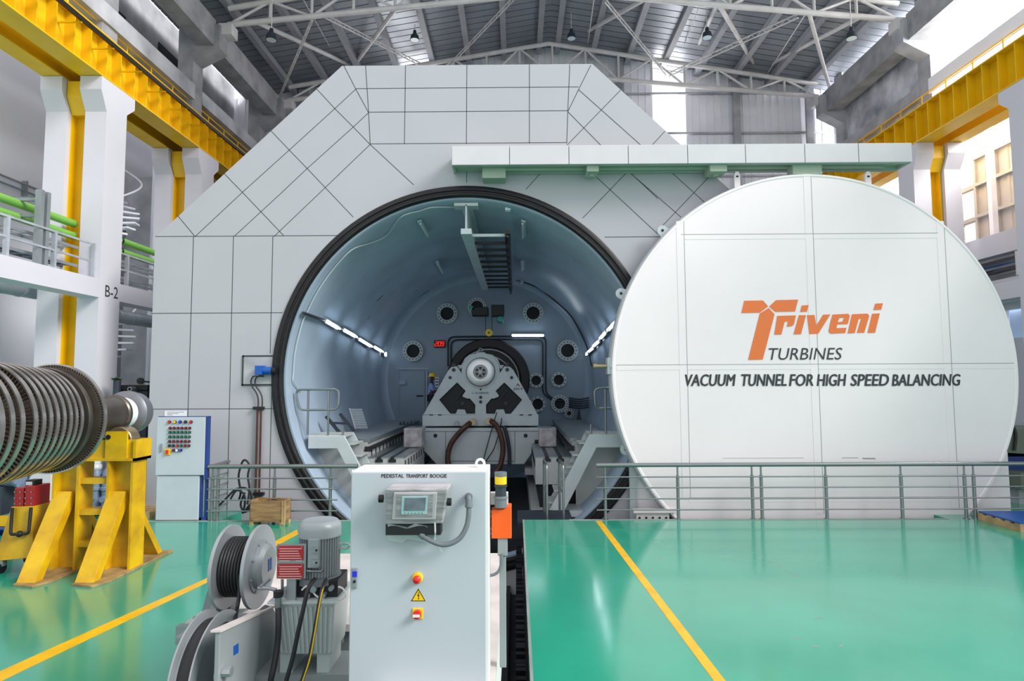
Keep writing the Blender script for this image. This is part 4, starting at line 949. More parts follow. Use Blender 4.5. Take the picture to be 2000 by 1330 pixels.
for p, q in HB:
    a, c = D(*p), D(*q); b.box(a.x, c.x, YD - 0.0048, YD, (a.z + c.z) / 2 - 0.1, (a.z + c.z) / 2)
p, q = D(1345, 972), D(1980 - 40, 966); b.box(p.x, D(1890, 970).x, YD - 0.004, YD, p.z - 0.09, p.z)
b.build('stiffener_strip', 'door', td)
b = MB()
for p, q in VB:
    a, c = D(*p), D(*q); xm = (a.x + c.x) / 2 + 0.045; b.box(xm - 0.006, xm + 0.006, YD - 0.007, YD - 0.0005, c.z, a.z)
for p, q in HB:
    a, c = D(*p), D(*q); zm = (a.z + c.z) / 2 + 0.004; b.box(a.x, c.x, YD - 0.0068, YD - 0.0003, zm - 0.006, zm + 0.006)
p = D(1345, 972); b.box(p.x, D(1885, 970).x, YD - 0.0075, YD - 0.0005, p.z - 0.004, p.z + 0.004)
b.build('strip_shade', 'doorline', td)  # grey lines paint the shadow along the stiffener strip edges
def logo_poly(pts, fn): return [P(*fn(x, y), YD - 0.008) for x, y in pts]
zA = lambda x, y: (1190 + x / 3.022, 320 + y / 3.022)
zB = lambda x, y: (1580 + x / 3.024, 320 + y / 3.024)
idn = lambda x, y: (x, y)
b = MB()
for pts, fn in (([(797, 808), (907, 806), (938, 841), (889, 878), (780, 880)], zA), ([(944, 842), (985, 804), (1115, 801), (1097, 871), (980, 873)], zA),
                ([(941, 851), (976, 887), (906, 1155), (820, 1157), (889, 883)], zA),
                ([(992, 897), (1102, 894), (1090, 948), (1078, 958), (1048, 961), (1056, 931), (1040, 931), (1034, 936), (1016, 1007), (974, 1008)], zA),
                ([(1137, 836), (1177, 833), (1167, 872), (1127, 874)], zA), ([(1120, 893), (1161, 893), (1132, 1005), (1088, 1007)], zA),
                ([(1576.5, 615.5), (1591, 615), (1594.5, 636), (1608, 614.5), (1622, 614), (1598, 652), (1581, 653)], idn),
                ([(255, 888), (345, 884), (357, 897), (327, 997), (284, 998), (309, 914), (294, 915), (271, 999), (229, 1001)], zB),
                ([(393, 825), (437, 823), (427, 861), (381, 863)], zB), ([(374, 885), (419, 883), (391, 997), (347, 998)], zB)):
    b.prism(logo_poly(pts, fn), (0, 0.004, 0))
eo = [(140, 890), (232, 885), (242, 897), (229, 946), (168, 948), (162, 970), (222, 968), (214, 999), (128, 1003), (116, 990)]
# letter e built from strips around its counter
for pts in ([(140, 890), (232, 885), (242, 897), (238, 913), (206, 913), (208, 908), (180, 910), (170, 934), (127, 936)], [(127, 936), (170, 934), (199, 932), (206, 913), (238, 913), (229, 946), (168, 948), (162, 970), (222, 968), (214, 999), (128, 1003), (116, 990)]):
    b.prism(logo_poly(pts, zB), (0, 0.004, 0))
b.build('logo', 'logo', td)
def dtext(body, x0, x1, ytop, ybot, m, sh, bold):
    p, q = D(x0, ybot, 0.008), D(x1, ytop, 0.008); text('lettering', body, (p.x, YD - 0.008, p.z), q.x - p.x, q.z - p.z, m, td, (1, 0, 0), (0, 0, 1), sh, bold)
dtext('TURBINES', 1502, 1645, 679, 703, 'ink', 0.22, 0.0)
for wd, x0_, x1_ in (('VACUUM', 1338, 1437), ('TUNNEL', 1448, 1536), ('FOR', 1541, 1588), ('HIGH', 1595, 1653), ('SPEED', 1661, 1736), ('BALANCING', 1742, 1876)):
    dtext(wd, x0_, x1_, 730.5 - (x0_ - 1338) * 0.001, 754.5 - (x0_ - 1338) * 0.001, 'ink', 0.2, 0.035)
b = MB()
for x0_, x1_, y in ((1412, 1570, 894.5), (1644, 1676, 894)): p, q = D(x0_, y + 0.6), D(x1_, y - 0.6); b.box(p.x, q.x, YD - 0.004, YD - 0.001, p.z, q.z)
for i in range(9): p = D(1686 + i * 2.8, 895 + (i * 37 % 3) * 0.4); b.box(p.x - 0.014, p.x + 0.014, YD - 0.004, YD - 0.001, p.z - 0.012, p.z + 0.012)
b.build('scratch_mark', 'doorline', td)
for x, y in ((1213, 573), (1222, 878), (1294, 450)):
    q = P(x, y, YD + 0.22); dr_ = Vector((dc.x - q.x, 0, dc.z - q.z)).normalized(); s2 = Vector((-dr_.z, 0, dr_.x))
    b = MB(); pts = arc(q, 0.11, math.atan2(0, 1) + math.pi / 2, 3 * math.pi / 2, 12, dr_, s2); pts = pts + [q + dr_ * 0.2 - s2 * 0.13, q + dr_ * 0.2 + s2 * 0.13]
    b.prism(pts, (0, 0.06, 0)); b.cyl(q + Vector((0, -0.006, 0)), q + Vector((0, 0.0, 0)), 0.03, n=12, m=1); b.build('lug', ['ped', 'black'], td)
q = P(1187, 715, YD + 0.15)
b = MB(); b.box(q.x - 0.02, q.x + 0.14, YD + 0.05, YD + 0.3, q.z - 0.17, q.z + 0.17); b.box(q.x + 0.02, q.x + 0.2, YD + 0.02, YD + 0.3, q.z - 0.04, q.z + 0.04); hg = b.build('latch_block', 'ped', td, bevel=0.01)
b = MB(); b.cyl(q + Vector((-0.24, 0, 0)), q + Vector((0, 0, 0)), 0.045, n=14); b.cyl(q + Vector((-0.3, 0, 0)), q + Vector((-0.22, 0, 0)), 0.06, n=14); b.build('latch_pin', 'brass', hg)
for x in (1440, 1696):
    q = P(x, 346, YD + 0.15); b = MB(); b.prism([q + Vector(v) for v in ((-0.06, 0, -0.25), (0.06, 0, -0.25), (0.06, 0, 0.05), (0.03, 0, 0.12), (-0.03, 0, 0.12), (-0.06, 0, 0.05))], (0, 0.06, 0)); b.cyl(q + Vector((0, -0.006, 0.03)), q, 0.025, n=10, m=1); b.build('lifting_lug', ['door', 'black'], td)
# cradle below the door
tc_ = thing('door_cradle', (dc.x, YD + 0.2, -0.5), 'white steel cradle panel with bolted feet beneath the round door', 'cradle')
p, q = P(1240, 885, 12.86), P(1968, 885, 12.86)
xl0, xl1 = p.x, P(1330, 900, 12.86).x
b = MB(); b.box(xl0, q.x, 12.86, 12.92, -0.9, P(1240, 1002, 12.86).z); b.box(q.x - 0.9, q.x, 12.86, 12.92, -0.9, p.z); b.box(xl0, xl1, 12.86, 12.92, -0.9, p.z + 0.04); b.build('panel', 'door', tc_)
b = MB(); b.box(xl0 - 0.12, xl0, 12.84, 12.93, -0.9, p.z + 0.1); b.box(xl0 - 0.0, xl0 + 0.03, 12.82, 12.86, 0.1, p.z); b.build('upright', 'ped', tc_)
for x0_, x1_ in ((1238, 1320), (1905, 1968)):
    a, c = P(x0_, 996, 12.45), P(x1_, 1002, 12.45); b = MB(); b.box(a.x, c.x, 12.45, 12.6, c.z, a.z); b.box(a.x + 0.06, c.x - 0.12, 12.5, 12.6, -0.5, c.z); ft = b.build('foot', 'cabw', tc_)
    b = MB()
    for i in range(5): x = a.x + 0.12 + i * (c.x - a.x - 0.3) / 4; b.cyl((x, 12.485, c.z - 0.1), (x, 12.5, c.z - 0.1), 0.022, n=8)
    b.build('bolt', 'black', ft)
# overhead beam
YB0, YB1 = 12.38, 12.97
tb = thing('door_beam', (P(1330, 320, YB0).x, YB0, P(1330, 320, YB0).z), 'long white fascia beam over the door that the door slides along', 'beam')
zt_ = P(1330, 282, YB0).z; zb_ = P(1330, 319, YB0).z
xs = [882, 995, 1111, 1227, 1343, 1456, 1572, 1677, 1782]
for i in range(8):
    x0_, x1_ = P(xs[i], 300, YB0).x, P(xs[i + 1], 300, YB0).x
    b = MB(); b.box(x0_ + 0.007, x1_ - 0.007, YB0, YB0 + 0.05, zb_, zt_); b.build('fascia_panel', 'beamw', tb, bevel=0.006)
xa, xb = P(xs[0], 300, YB0).x, P(xs[-1], 300, YB0).x
b = MB(); b.box(xa + 0.02, xb - 0.02, YB0 + 0.05, YB1, zb_ + 0.06, zt_ - 0.01); b.box(xb - 0.06, xb, YB0 + 0.05, YB1, zb_, zt_); b.box(xa, xa + 0.05, YB0 + 0.05, YB1, zb_, zt_)
b.box(xa + 0.02, xb - 0.02, YB0 + 0.052, YB0 + 0.16, zb_ + 0.005, zb_ + 0.06); b.box(xa + 0.9, xb - 0.02, YB1 - 0.14, YB1, zb_ - 0.005, zb_ + 0.06); b.build('box_section', 'beamg', tb)
b = MB(); b.box(xa + 0.9, xb - 0.4, YB0 + 0.3, YB0 + 0.34, zb_ - 0.02, zb_ + 0.06); b.build('track_rail', 'beamg', tb)
a, c = P(943, 333, YB1 - 0.1), P(988, 355, YB1 - 0.1); b = MB(); b.box(a.x, c.x, YB1 - 0.35, YB1 + 0.02, c.z, zb_ + 0.06); b.build('end_bracket', 'beamg', tb, bevel=0.008)
for x0_, x1_ in ((1143, 1166), (1378, 1411)):
    a, c = P(x0_, 333, YB1 - 0.2), P(x1_, 344, YB1 - 0.2); b = MB(); b.box(a.x, c.x, YB1 - 0.5, YB1 - 0.1, c.z, zb_ + 0.06); b.cyl(((a.x + c.x) / 2, YB1 - 0.3, c.z - 0.04), ((a.x + c.x) / 2, YB1 - 0.3, c.z), 0.06, n=12); b.build('hanger', 'beamg', tb, bevel=0.006)
q = D(1578, 335); b = MB(); b.box(q.x - 0.3, q.x + 0.3, YD + 0.02, YD + 0.3, dc.z + RD + 0.005, zb_ + 0.06); b.build('trolley_hanger', 'beamg', tb)
# ================================================================== RAILINGS
def railing(xs_, x_from, x_to, label, x_low_to=None, Y=12.13):
    zr = [P(1300, y, Y).z for y in (908, 931, 952, 973.5, 995)]
    t = thing('railing', ((x_from + x_to) / 2, Y, 0), label, 'railing')
    b = MB(); b.cyl((x_from, Y, zr[0]), (x_to, Y, zr[0]), 0.042, n=14); b.build('handrail', 'steel', t)
    for z in zr[1:]:
        b = MB(); b.cyl((x_from, Y - 0.03, z), (x_low_to or x_to, Y - 0.03, z), 0.014, n=8); b.build('rail', 'steel', t)
    for x in xs_:
        b = MB(); b.cyl((x, Y, 0), (x, Y, zr[0] - 0.2), 0.032, n=12); b.cyl((x, Y, zr[0] - 0.2), (x, Y, zr[0] - 0.04), 0.018, n=10); b.cyl((x, Y, 0), (x, Y, 0.012), 0.06, n=14); b.build('post', 'steel', t)
    return t, zr
px_ = lambda x, Y=12.06: P(x, 960, Y).x
railing([px_(x) for x in (1183, 1326, 1472, 1490, 1617, 1765, 1890, 1908)], px_(1166), 9.6 + 1.0, 'long stainless railing in front of the round door')
t, zr = railing([px_(x) for x in (411, 422, 533, 643)], px_(403), px_(696), 'stainless railing in front of the cladding, left of the mouth', px_(658))
b = MB(); p = Vector((px_(404), 12.06, zr[0])); 
for z in zr: b.cyl((p.x, 12.1, z), (p.x - 0.05, 14.6, z), 0.03 if z == zr[0] else 0.012, n=8)
b.build('return_rail', 'steel', t)
for y in (13.1, 14.5):
    b = MB(); b.cyl((p.x - 0.03, y, 0), (p.x - 0.03, y, zr[0]), 0.026, n=8); b.build('post', 'steel', t)
t = thing('cable_bundle', P(470, 990, 12.2), 'bundle of black cables looped over the left railing beside the crate', 'cable')
for pix in ([(483, 985), (487, 955), (484, 930), (487, 910), (480, 899), (473, 903), (466, 930), (470, 960), (467, 975)], [(425, 990), (445, 970), (460, 956), (478, 953), (490, 965), (488, 990), (478, 1000), (470, 985), (478, 962)], [(450, 975), (462, 958), (476, 965), (478, 985), (474, 1002), (488, 985)]):
    b = MB(); b.tube(smooth_path([P(x, y, 12.24 + 0.02 * i) for i, (x, y) in enumerate(pix)]), 0.02, 8); b.build('cable', 'cable', t)
# ================================================================== WOODEN CRATE
t = thing('wooden_crate', PZ(535, 1020), 'open weathered wooden crate on the green floor by the left railing', 'crate')
e0, e1, e2 = PZ(487, 1025), PZ(553, 1026.5), PZ(576, 1017)
H_ = P(520, 977, e0.y).z
u_ = (e1 - e0); v_ = (e2 - e1); v_ = v_ - u_ * (v_.dot(u_) / u_.dot(u_)); v_ = v_.normalized(); v_ = v_ * min(u_.length * 0.8, (12.08 - max(e0.y, e1.y)) / v_.y); u1, v1 = u_.normalized(), v_.normalized()
def wall(mb, a, c, n, z0, z1, th=0.02, m=0): mb.prism([a + Vector((0, 0, z0)), c + Vector((0, 0, z0)), c + Vector((0, 0, z1)), a + Vector((0, 0, z1))], n * th, m)
for a, c, n in ((e0, e1, v1), (e1, e1 + v_, -u1), (e0 + v_, e1 + v_, -v1), (e0, e0 + v_, u1)):
    b = MB(); wall(b, a, c, n, 0.06, H_); b.build('side_board', 'wood', t)
b = MB(); wall(b, e0 + u1 * .02 + v1 * .02, e1 - u1 * .02 + v1 * .02, v1, 0.1, 0.12, (v_.length - .04)); b.build('bottom_board', 'wood', t)
for a in (e0, e1 - u1 * 0.07, e0 + v_ - v1 * .07, e1 + v_ - v1 * .07 - u1 * .07):
    b = MB(); b.prism([a, a + u1 * .07, a + u1 * .07 + v1 * .07, a + v1 * .07], (0, 0, 0.1)); b.build('foot', 'woodl', t)
b = MB()
for a, n in ((e1 - u1 * .03 - v1 * .012, v1), (e1 + u1 * .012 - v1 * .012, v1)): b.prism([a + Vector((0, 0, .02)), a + u1 * .03 + Vector((0, 0, .02)), a + u1 * .03 + Vector((0, 0, H_)), a + Vector((0, 0, H_))], n * .012)
b.build('corner_batten', 'woodl', t)
q = (e0 + e1) / 2 + v_ * .5 + Vector((0, 0, H_ - 0.1)); b = MB(); b.tube(arc(q, 0.09, 0, 2 * math.pi, 24, u1, v1)[:-1], 0.03, 8, closed=True); b.tube(arc(q + Vector((.02, 0, .06)), 0.08, 0, 2 * math.pi, 24, u1, v1)[:-1], 0.028, 8, closed=True, m=1)
tag(b.build('cable_coil', ['sleeve', 'cable']), 'black and white cable coil lying in the open wooden crate', 'cable coil')
# ================================================================== CONTROL PANEL (left)
YC_ = 12.1
a, c = P(307, 815, YC_), P(403, 928, YC_); zb = 0.0
t = thing('control_panel', ((a.x + c.x) / 2, YC_, 0), 'tall white control panel with rows of coloured buttons against the cladding', 'control panel')
b = MB(); b.box(a.x, c.x - 0.05, YC_, YC_ + 0.12, c.z, a.z); b.build('upper_case', 'panel', t, bevel=0.008)
l = P(305, 930, YC_); r_ = P(388, 930, YC_); b = MB(); b.box(l.x, r_.x, YC_ + 0.02, YC_ + 0.12, 0.02, c.z - 0.015); b.build('lower_case', 'panel', t, bevel=0.008)
b = MB(); b.box(c.x - 0.045, c.x, YC_ + 0.01, YC_ + 0.12, c.z - 0.1, a.z + 0.012); b.box(a.x, c.x, YC_ + 0.03, YC_ + 0.12, a.z + 0.001, a.z + 0.014)
b.box(r_.x + 0.005, r_.x + 0.05, YC_ + 0.05, YC_ + 0.1, 0, c.z - 0.001); b.box(c.x - 0.06, c.x - 0.005, YC_ + 0.07, YC_ + 0.11, 0, c.z - 0.001); b.box(r_.x + 0.005, c.x - 0.005, YC_ + 0.05, YC_ + 0.1, 0.0, 0.06); b.build('blue_frame', 'blue', t)
zc = lambda x, y: (280 + x / 12.093, 790 + y / 12.093)
def knob(cx, cy, m, r=0.028):
    q = P(*zc(cx, cy), YC_); b = MB(); b.cyl(q, q + Vector((0, -0.025, 0)), r, n=14, m=1); b.cyl(q + Vector((0, -0.025, 0)), q + Vector((0, -0.035, 0)), r * 0.8, n=14); b.build('push_button', [m, 'black'], t)
for x, m in ((620, 'redb'), (750, 'yelb'), (876, 'blueb'), (1003, 'navy'), (1130, 'redb')): knob(x, 412, m, 0.032)
for j, (y, m) in enumerate(((556, 'maroon'), (655, 'greenb'), (762, 'greenb'), (870, 'maroon'), (972, 'navy'))):
    for i in range(6): knob(640 - j * 5 + i * 92, y, 'redb' if (j == 4 and i == 2) else ('greenb' if (j == 4 and i == 3) else ('maroon' if j == 4 and i > 3 else m)))
for x, m in ((715, 'maroon'), (806, 'sleeve'), (893, 'blueb')): knob(x, 1080, m)
p, q = P(*zc(515, 1185), YC_), P(*zc(650, 1045), YC_); b = MB(); b.box(p.x, q.x, YC_ - 0.02, YC_, p.z, q.z); sw = b.build('main_switch', 'yelb', t)
tag(sw, 'yellow main switch'); b = MB(); m_ = (p + q) / 2; b.box(m_.x - 0.02, m_.x + 0.02, YC_ - 0.05, YC_ - 0.02, p.z + 0.02, q.z - 0.02); b.build('knob', 'redb', sw)
p, q = P(*zc(410, 1115), YC_), P(*zc(455, 920), YC_); b = MB(); b.box(p.x, q.x, YC_ - 0.03, YC_, p.z, q.z); b.build('door_handle', 'galv', t, bevel=0.008)
p, q = P(321, 813, YF - 0.01), P(365, 802, YF - 0.01); b = MB(); b.box(p.x, q.x, YF - 0.008, YF - 0.004, p.z, q.z)
for i in range(3): b.box(p.x + 0.06, q.x - 0.12 * i - 0.06, YF - 0.009, YF - 0.008, q.z - 0.035 - i * 0.03, q.z - 0.027 - i * 0.03, 1)
tag(b.build('notice_sheet', ['paper', 'ink']), 'white notice sheet stuck on cladding above the control panel', 'notice')
# ================================================================== BOGIE IN THE FOREGROUND
YK = 3.6
ZDK = 0.92
tg = thing('transport_bogie', (-1.1, 4.5, -1.5), 'grey rail bogie with dusty white deck parked in the pit in front', 'bogie')
b = MB(); b.box(-2.42, -0.13, 4.55, 6.4, ZDK - 0.05, ZDK); b.box(-0.8, -0.13, 3.4, 4.55, ZDK - 0.05, ZDK); b.build('deck', 'deck', tg)
b = MB(); b.box(-2.36, -0.2, 4.6, 6.35, ZDK - 0.3, ZDK - 0.05); b.box(-0.78, -0.2, 3.4, 4.6, ZDK - 0.3, ZDK - 0.05); b.box(-1.9, -0.35, 4.7, 6.3, -0.9, ZDK - 0.3); b.build('frame', 'boogie', tg)
b = MB(); b.box(-0.2, -0.13, 3.4, 6.4, 0.35, ZDK - 0.055); b.box(-0.26, -0.2, 3.4, 5.6, -0.4, 0.35); b.build('side_plate', 'cabw', tg)
b = MB(); b.box(-2.44, -1.25, 4.5, 4.56, ZDK - 0.12, ZDK + 0.005); b.build('front_lip', 'galv', tg)
b = MB()
for x in (-2.35, -2.1): b.cyl((x, 4.62, ZDK), (x, 4.62, ZDK + 0.03), 0.03, n=8)
b.build('bolt', 'galv', tg)
for x in (-1.8, -0.24):
    for y in (3.9, 6.0):
        b = MB(); b.cyl((x - 0.08, y, -1.2), (x + 0.06, y, -1.2), 0.32, n=28); b.cyl((x - 0.1, y, -1.2), (x + 0.1, y, -1.2), 0.1, n=14); b.build('wheel', 'dark', tg)
# control cabinet on the bogie
l = P(685, 921, YK); r_ = P(953, 921, YK)
tk = thing('bogie_cabinet', ((l.x + r_.x) / 2, YK, ZDK), 'pale blue grey electrical cabinet lettered above its screen, front centre', 'cabinet')
b = MB(); b.box(l.x, r_.x, YK + 0.03, YK + 0.31, ZDK, l.z); b.box(l.x - 0.002, r_.x + 0.006, YK + 0.02, YK + 0.03, ZDK, l.z + 0.006); b.build('case', 'cabw', tk, bevel=0.006)
b = MB(); b.box(l.x + 0.004, r_.x - 0.012, YK, YK + 0.022, ZDK + 0.02, l.z - 0.004); dr = b.build('door', 'cab', tk, bevel=0.005)
p, q = P(745, 932.5, YK), P(873, 925, YK)
for wd, x0_, x1_ in (('PEDESTAL', 745, 789), ('TRANSPORT', 793, 836), ('BOOGIE', 840, 873)):
    p, q = P(x0_, 933, YK), P(x1_, 925.5, YK); text('lettering', wd, (p.x, YK, p.z), q.x - p.x, q.z - p.z, 'ink', dr, (1, 0, 0), (0, 0, 1), 0, 0.03)
K2 = lambda x, y: (670 + x / 5.319, 1080 + y / 5.319)
p, q = P(*K2(95, 362), YK), P(*K2(150, 150), YK); b = MB(); b.box(p.x, q.x, YK - 0.014, YK, p.z, q.z); hd = b.build('lock_handle', 'galv', dr, bevel=0.004)
p, q = P(*K2(103, 240), YK), P(*K2(152, 182), YK); b = MB(); b.box(p.x, q.x, YK - 0.017, YK - 0.013, p.z, q.z); b.build('lock_insert', 'blueb', hd)
q = P(*K2(126, 287), YK); b = MB(); b.cyl(q + Vector((0, -0.02, 0)), q, 0.008, n=12); b.build('keyhole', 'black', hd)
q = P(*K2(776, 255), YK); b = MB(); b.lathe([(0.001, -0.022), (0.025, -0.022), (0.031, -0.012), (0.031, 0)], q, AX, 28); es = b.build('stop_button', 'yelb', dr)
b = MB(); b.lathe([(0.001, -0.055), (0.016, -0.052), (0.022, -0.045), (0.022, -0.036), (0.012, -0.03), (0.012, -0.02)], q, AX, 24); b.build('mushroom_cap', 'redb', es)
tri = [K2(783, 366), K2(862, 503), K2(703, 503)]
b = MB(); b.prism([P(x, y, YK - 0.001) for x, y in tri], (0, 0.001, 0)); sg_ = b.build('warning_sign', 'yelb', dr)
b = MB()
inn_ = [(783, 384), (846, 493), (718, 493)]; out_ = [(783, 369), (858, 500), (706, 500)]
for i in range(3):
    j = (i + 1) % 3; b.add([P(*K2(*out_[i]), YK - 0.002), P(*K2(*out_[j]), YK - 0.002), P(*K2(*inn_[j]), YK - 0.002), P(*K2(*inn_[i]), YK - 0.002)], [(0, 1, 2, 3)])
b.prism([P(*K2(x, y), YK - 0.002) for x, y in ((787, 405), (793, 406), (782, 436), (793, 434), (788, 470), (792, 470), (784, 486), (779, 468), (783, 469), (785, 446), (771, 449))], (0, 0.0008, 0)); b.build('warning_symbol', 'black', sg_)
p, q = P(*K2(722, 682), YK), P(*K2(833, 570), YK); b = MB(); b.box(p.x, q.x, YK - 0.008, YK, p.z, q.z); rs = b.build('rotary_switch', 'yelb', dr, bevel=0.003)
m_ = P(*K2(775, 625), YK); b = MB(); b.cyl(m_ + Vector((0, -0.035, 0)), m_, 0.023, n=24); kn = b.build('knob', 'redb', rs); b = MB(); b.box(m_.x - 0.02, m_.x + 0.018, YK - 0.05, YK - 0.035, m_.z - 0.006, m_.z + 0.005); b.build('knob_bar', 'cabw', kn)
# terminal wrapped in film
K1 = lambda x, y: (670 + x / 5.542, 890 + y / 5.542)
t = thing('operator_terminal', P(810, 1000, YK), 'film wrapped touch screen terminal on the cabinet front', 'screen')
YT = YK - 0.16
f = [P(*K1(x, y), yy) for x, y, yy in ((455, 362, YK - 0.2), (1135, 360, YK - 0.2), (1075, 738, YK - 0.1), (462, 745, YK - 0.1))]
tp_, bt = YK - 0.005, YK - 0.005
bk = [Vector((p.x, YK - 0.01, p.z)) for p in f]
b = MB(); b.rings([f, [p + (bk[i] - p) * 0.6 + Vector((0, 0, 0.0)) for i, p in enumerate(f)], bk], 0, False, True, True); b.build('case', 'hmi', t, bevel=0.008)
FO = f[3]; fu = (f[2] - f[3]); fv = (f[0] - f[3]); fn = fu.cross(fv).normalized()
if fn.y > 0: fn = -fn
def F(x, y, d=0.0):
    q = ray(*K1(x, y)); tt = (f[3] + fn * d - CAM).dot(fn) / q.dot(fn); return CAM + q * tt
b = MB(); b.prism([F(x, y, 0.006) for x, y in ((550, 402), (1018, 402), (1000, 692), (528, 692))], fn * -0.006); b.build('frame', 'hmif', t, bevel=0.003)
b = MB(); b.prism([F(x, y, 0.0085) for x, y in ((580, 420), (975, 420), (965, 665), (568, 668))], fn * -0.002); b.build('inner_bezel', 'hmi', t)
b = MB(); b.prism([F(x, y, 0.011) for x, y in ((638, 443), (918, 440), (908, 632), (630, 636))], fn * -0.002); b.build('screen_bezel', 'screenf', t)
b = MB(); b.prism([F(x, y, 0.0125) for x, y in ((668, 458), (898, 456), (886, 596), (656, 598))], fn * -0.001); b.build('screen', 'screen', t)
b = MB()
for i in range(6): q = F(670 + i * 37, 622, 0.0125); b.box(q.x - 0.0025, q.x + 0.0025, q.y - 0.002, q.y, q.z - 0.002, q.z + 0.002)
b.build('key', 'ink', t)
q0, q1 = P(*K1(465, 742), YK - 0.08), P(*K1(1072, 826), YK - 0.02); b = MB(); b.box(q0.x, q1.x, YK - 0.09, YK - 0.005, q1.z, q0.z); b.build('lower_bracket', 'black', t)
for x, y in ((412, 465), (1148, 500)): q = P(*K1(x, y), YK - 0.1); b = MB(); b.cyl(q + Vector((-0.012, 0, 0)), q + Vector((0.012, 0, 0)), 0.022, n=16); b.build('clamp_knob', 'black', t)
b = MB(); fp = []
for x, y, yy in ((940, 690, .1), (985, 690, .1), (990, 830, .12), (985, 920, .09), (1030, 985, .05), (1065, 1045, .02)): fp.append(P(*K1(x, y), YK - yy))
for i in range(len(fp) - 1): b.add([fp[i], fp[i] + Vector((0.009, 0.004, 0.002)), fp[i + 1] + Vector((0.009, 0.004, 0.002)), fp[i + 1]], [(0, 1, 2, 3)])
gp = [[P(*K1(480 + i * 72 + 8 * ((i * 7 + j * 5) % 3), 735 + j * 55 + 14 * ((i * 5 + j * 3) % 4)), YK - 0.1 + 0.022 * j + 0.006 * ((i + j) % 2)) for i in range(7)] for j in range(4)]
b.rings(gp, 0, True, False); tag(b.build('film_tail', 'film', t), 'loose clear plastic film')
t = thing('cabinet_conduit', P(880, 1060, YK), 'grey flexible conduit looping below the terminal on the cabinet', 'conduit')
pix = [(1362, 440, .01), (1362, 470, .06), (1362, 560, .07), (1358, 660, .075), (1335, 770, .08), (1275, 880, .085), (1180, 945, .09), (1080, 962, .09), (980, 935, .09), (880, 880, .08), (800, 820, .07), (760, 770, .05)]
b = MB(); b.tube(smooth_path([P(*K1(x, y), YK - d) for x, y, d in pix], 5), 0.0145, 12); b.build('hose', 'conduit', t)
for i0, i1 in ((1, 2), (9, 11)):
    p, q = [P(*K1(pix[k][0], pix[k][1]), YK - pix[k][2]) for k in (i0, i1)]; b = MB(); b.cyl(p, q, 0.02, n=14); b.cyl(p.lerp(q, .7), q, 0.0225, n=14); b.build('gland', 'conduit', t)
q = P(*K1(1362, 440), YK); b = MB(); b.cyl(q, q + Vector((0, -0.03, 0)), 0.022, n=16); b.build('elbow', 'conduit', t)
q = P(938, 905, YK + 0.16); b = MB(); b.tube(arc(q, 0.024, 0, 2 * math.pi, 20, (1, 0, 0), (0, 0, 1))[:-1], 0.0085, 10, closed=True); b.cyl((q.x, q.y, l.z), (q.x, q.y, q.z - 0.02), 0.016, n=12); b.build('eye_bolt', 'sleeve', tk)
# beacon and orange box
YN = 3.85
t = thing('signal_beacon', P(978, 990, YN), 'dark grey signal beacon with yellow ring beside the cabinet', 'beacon')
B1 = lambda y: P(978, y, YN)
for y0_, y1_, r, m, nm in ((990, 968, .037, 'conduit', 'base'), (968, 945, .034, 'navy', 'body'), (945, 930, .037, 'yelb', 'lens'), (930, 922, .038, 'conduit', 'cap')):
    b = MB(); p, q = B1(y0_), B1(y1_); b.cyl((p.x, p.y, p.z), (p.x, p.y, q.z), r, n=24)
    if nm in ('base', 'body'): b.lathe([(r, 0), (r + .006, .004), (r + .006, .012), (r, .016)], (p.x, p.y, q.z - .02), (0, 0, 1), 24)
    b.build(nm, m, t)
t = thing('orange_switch_box', P(978, 1020, YN), 'orange plastic switch box on a grey stalk at the cabinet side', 'switch box')
p, q = P(960, 1052, YN), P(999, 995, YN); b = MB(); b.prism([(p.x, YN, p.z), (q.x, YN, p.z), (q.x, YN, q.z + .02), (q.x - .03, YN, q.z + .02), (q.x - .05, YN, q.z), (p.x, YN, q.z - .005)], (0, .1, 0)); b.build('housing', 'orange', t, bevel=0.004)
for z_ in (0.15, 0.3, 0.75, 0.88): b = MB(); zz = p.z + (q.z - p.z) * z_; b.cyl((p.x - .03, YN + .03, zz), (p.x + .004, YN + .03, zz), .012, n=12); b.build('cable_gland', 'conduit', t)
p2, q2 = P(972, 1087, YN), P(991, 1052, YN); b = MB(); b.box(p2.x, q2.x, YN + .01, YN + .08, p2.z, q2.z); b.box(p2.x + .01, q2.x - .01, YN + .02, YN + .07, ZDK, p2.z); b.build('stalk', 'boogie', t, bevel=0.004)
p3 = P(970, 972, YN); b = MB(); b.box(p3.x - .04, p3.x + .07, YN + .04, YN + .1, p3.z - .05, p3.z + .02); b.build('mounting_plate', 'cabw', t)
b = MB(); b.tube(smooth_path([P(x, y, YN) for x, y in ((980, 1082), (979, 1100), (974, 1115), (965, 1122), (954, 1124))]), .009, 10); b.build('flexible_conduit', 'conduit', t)
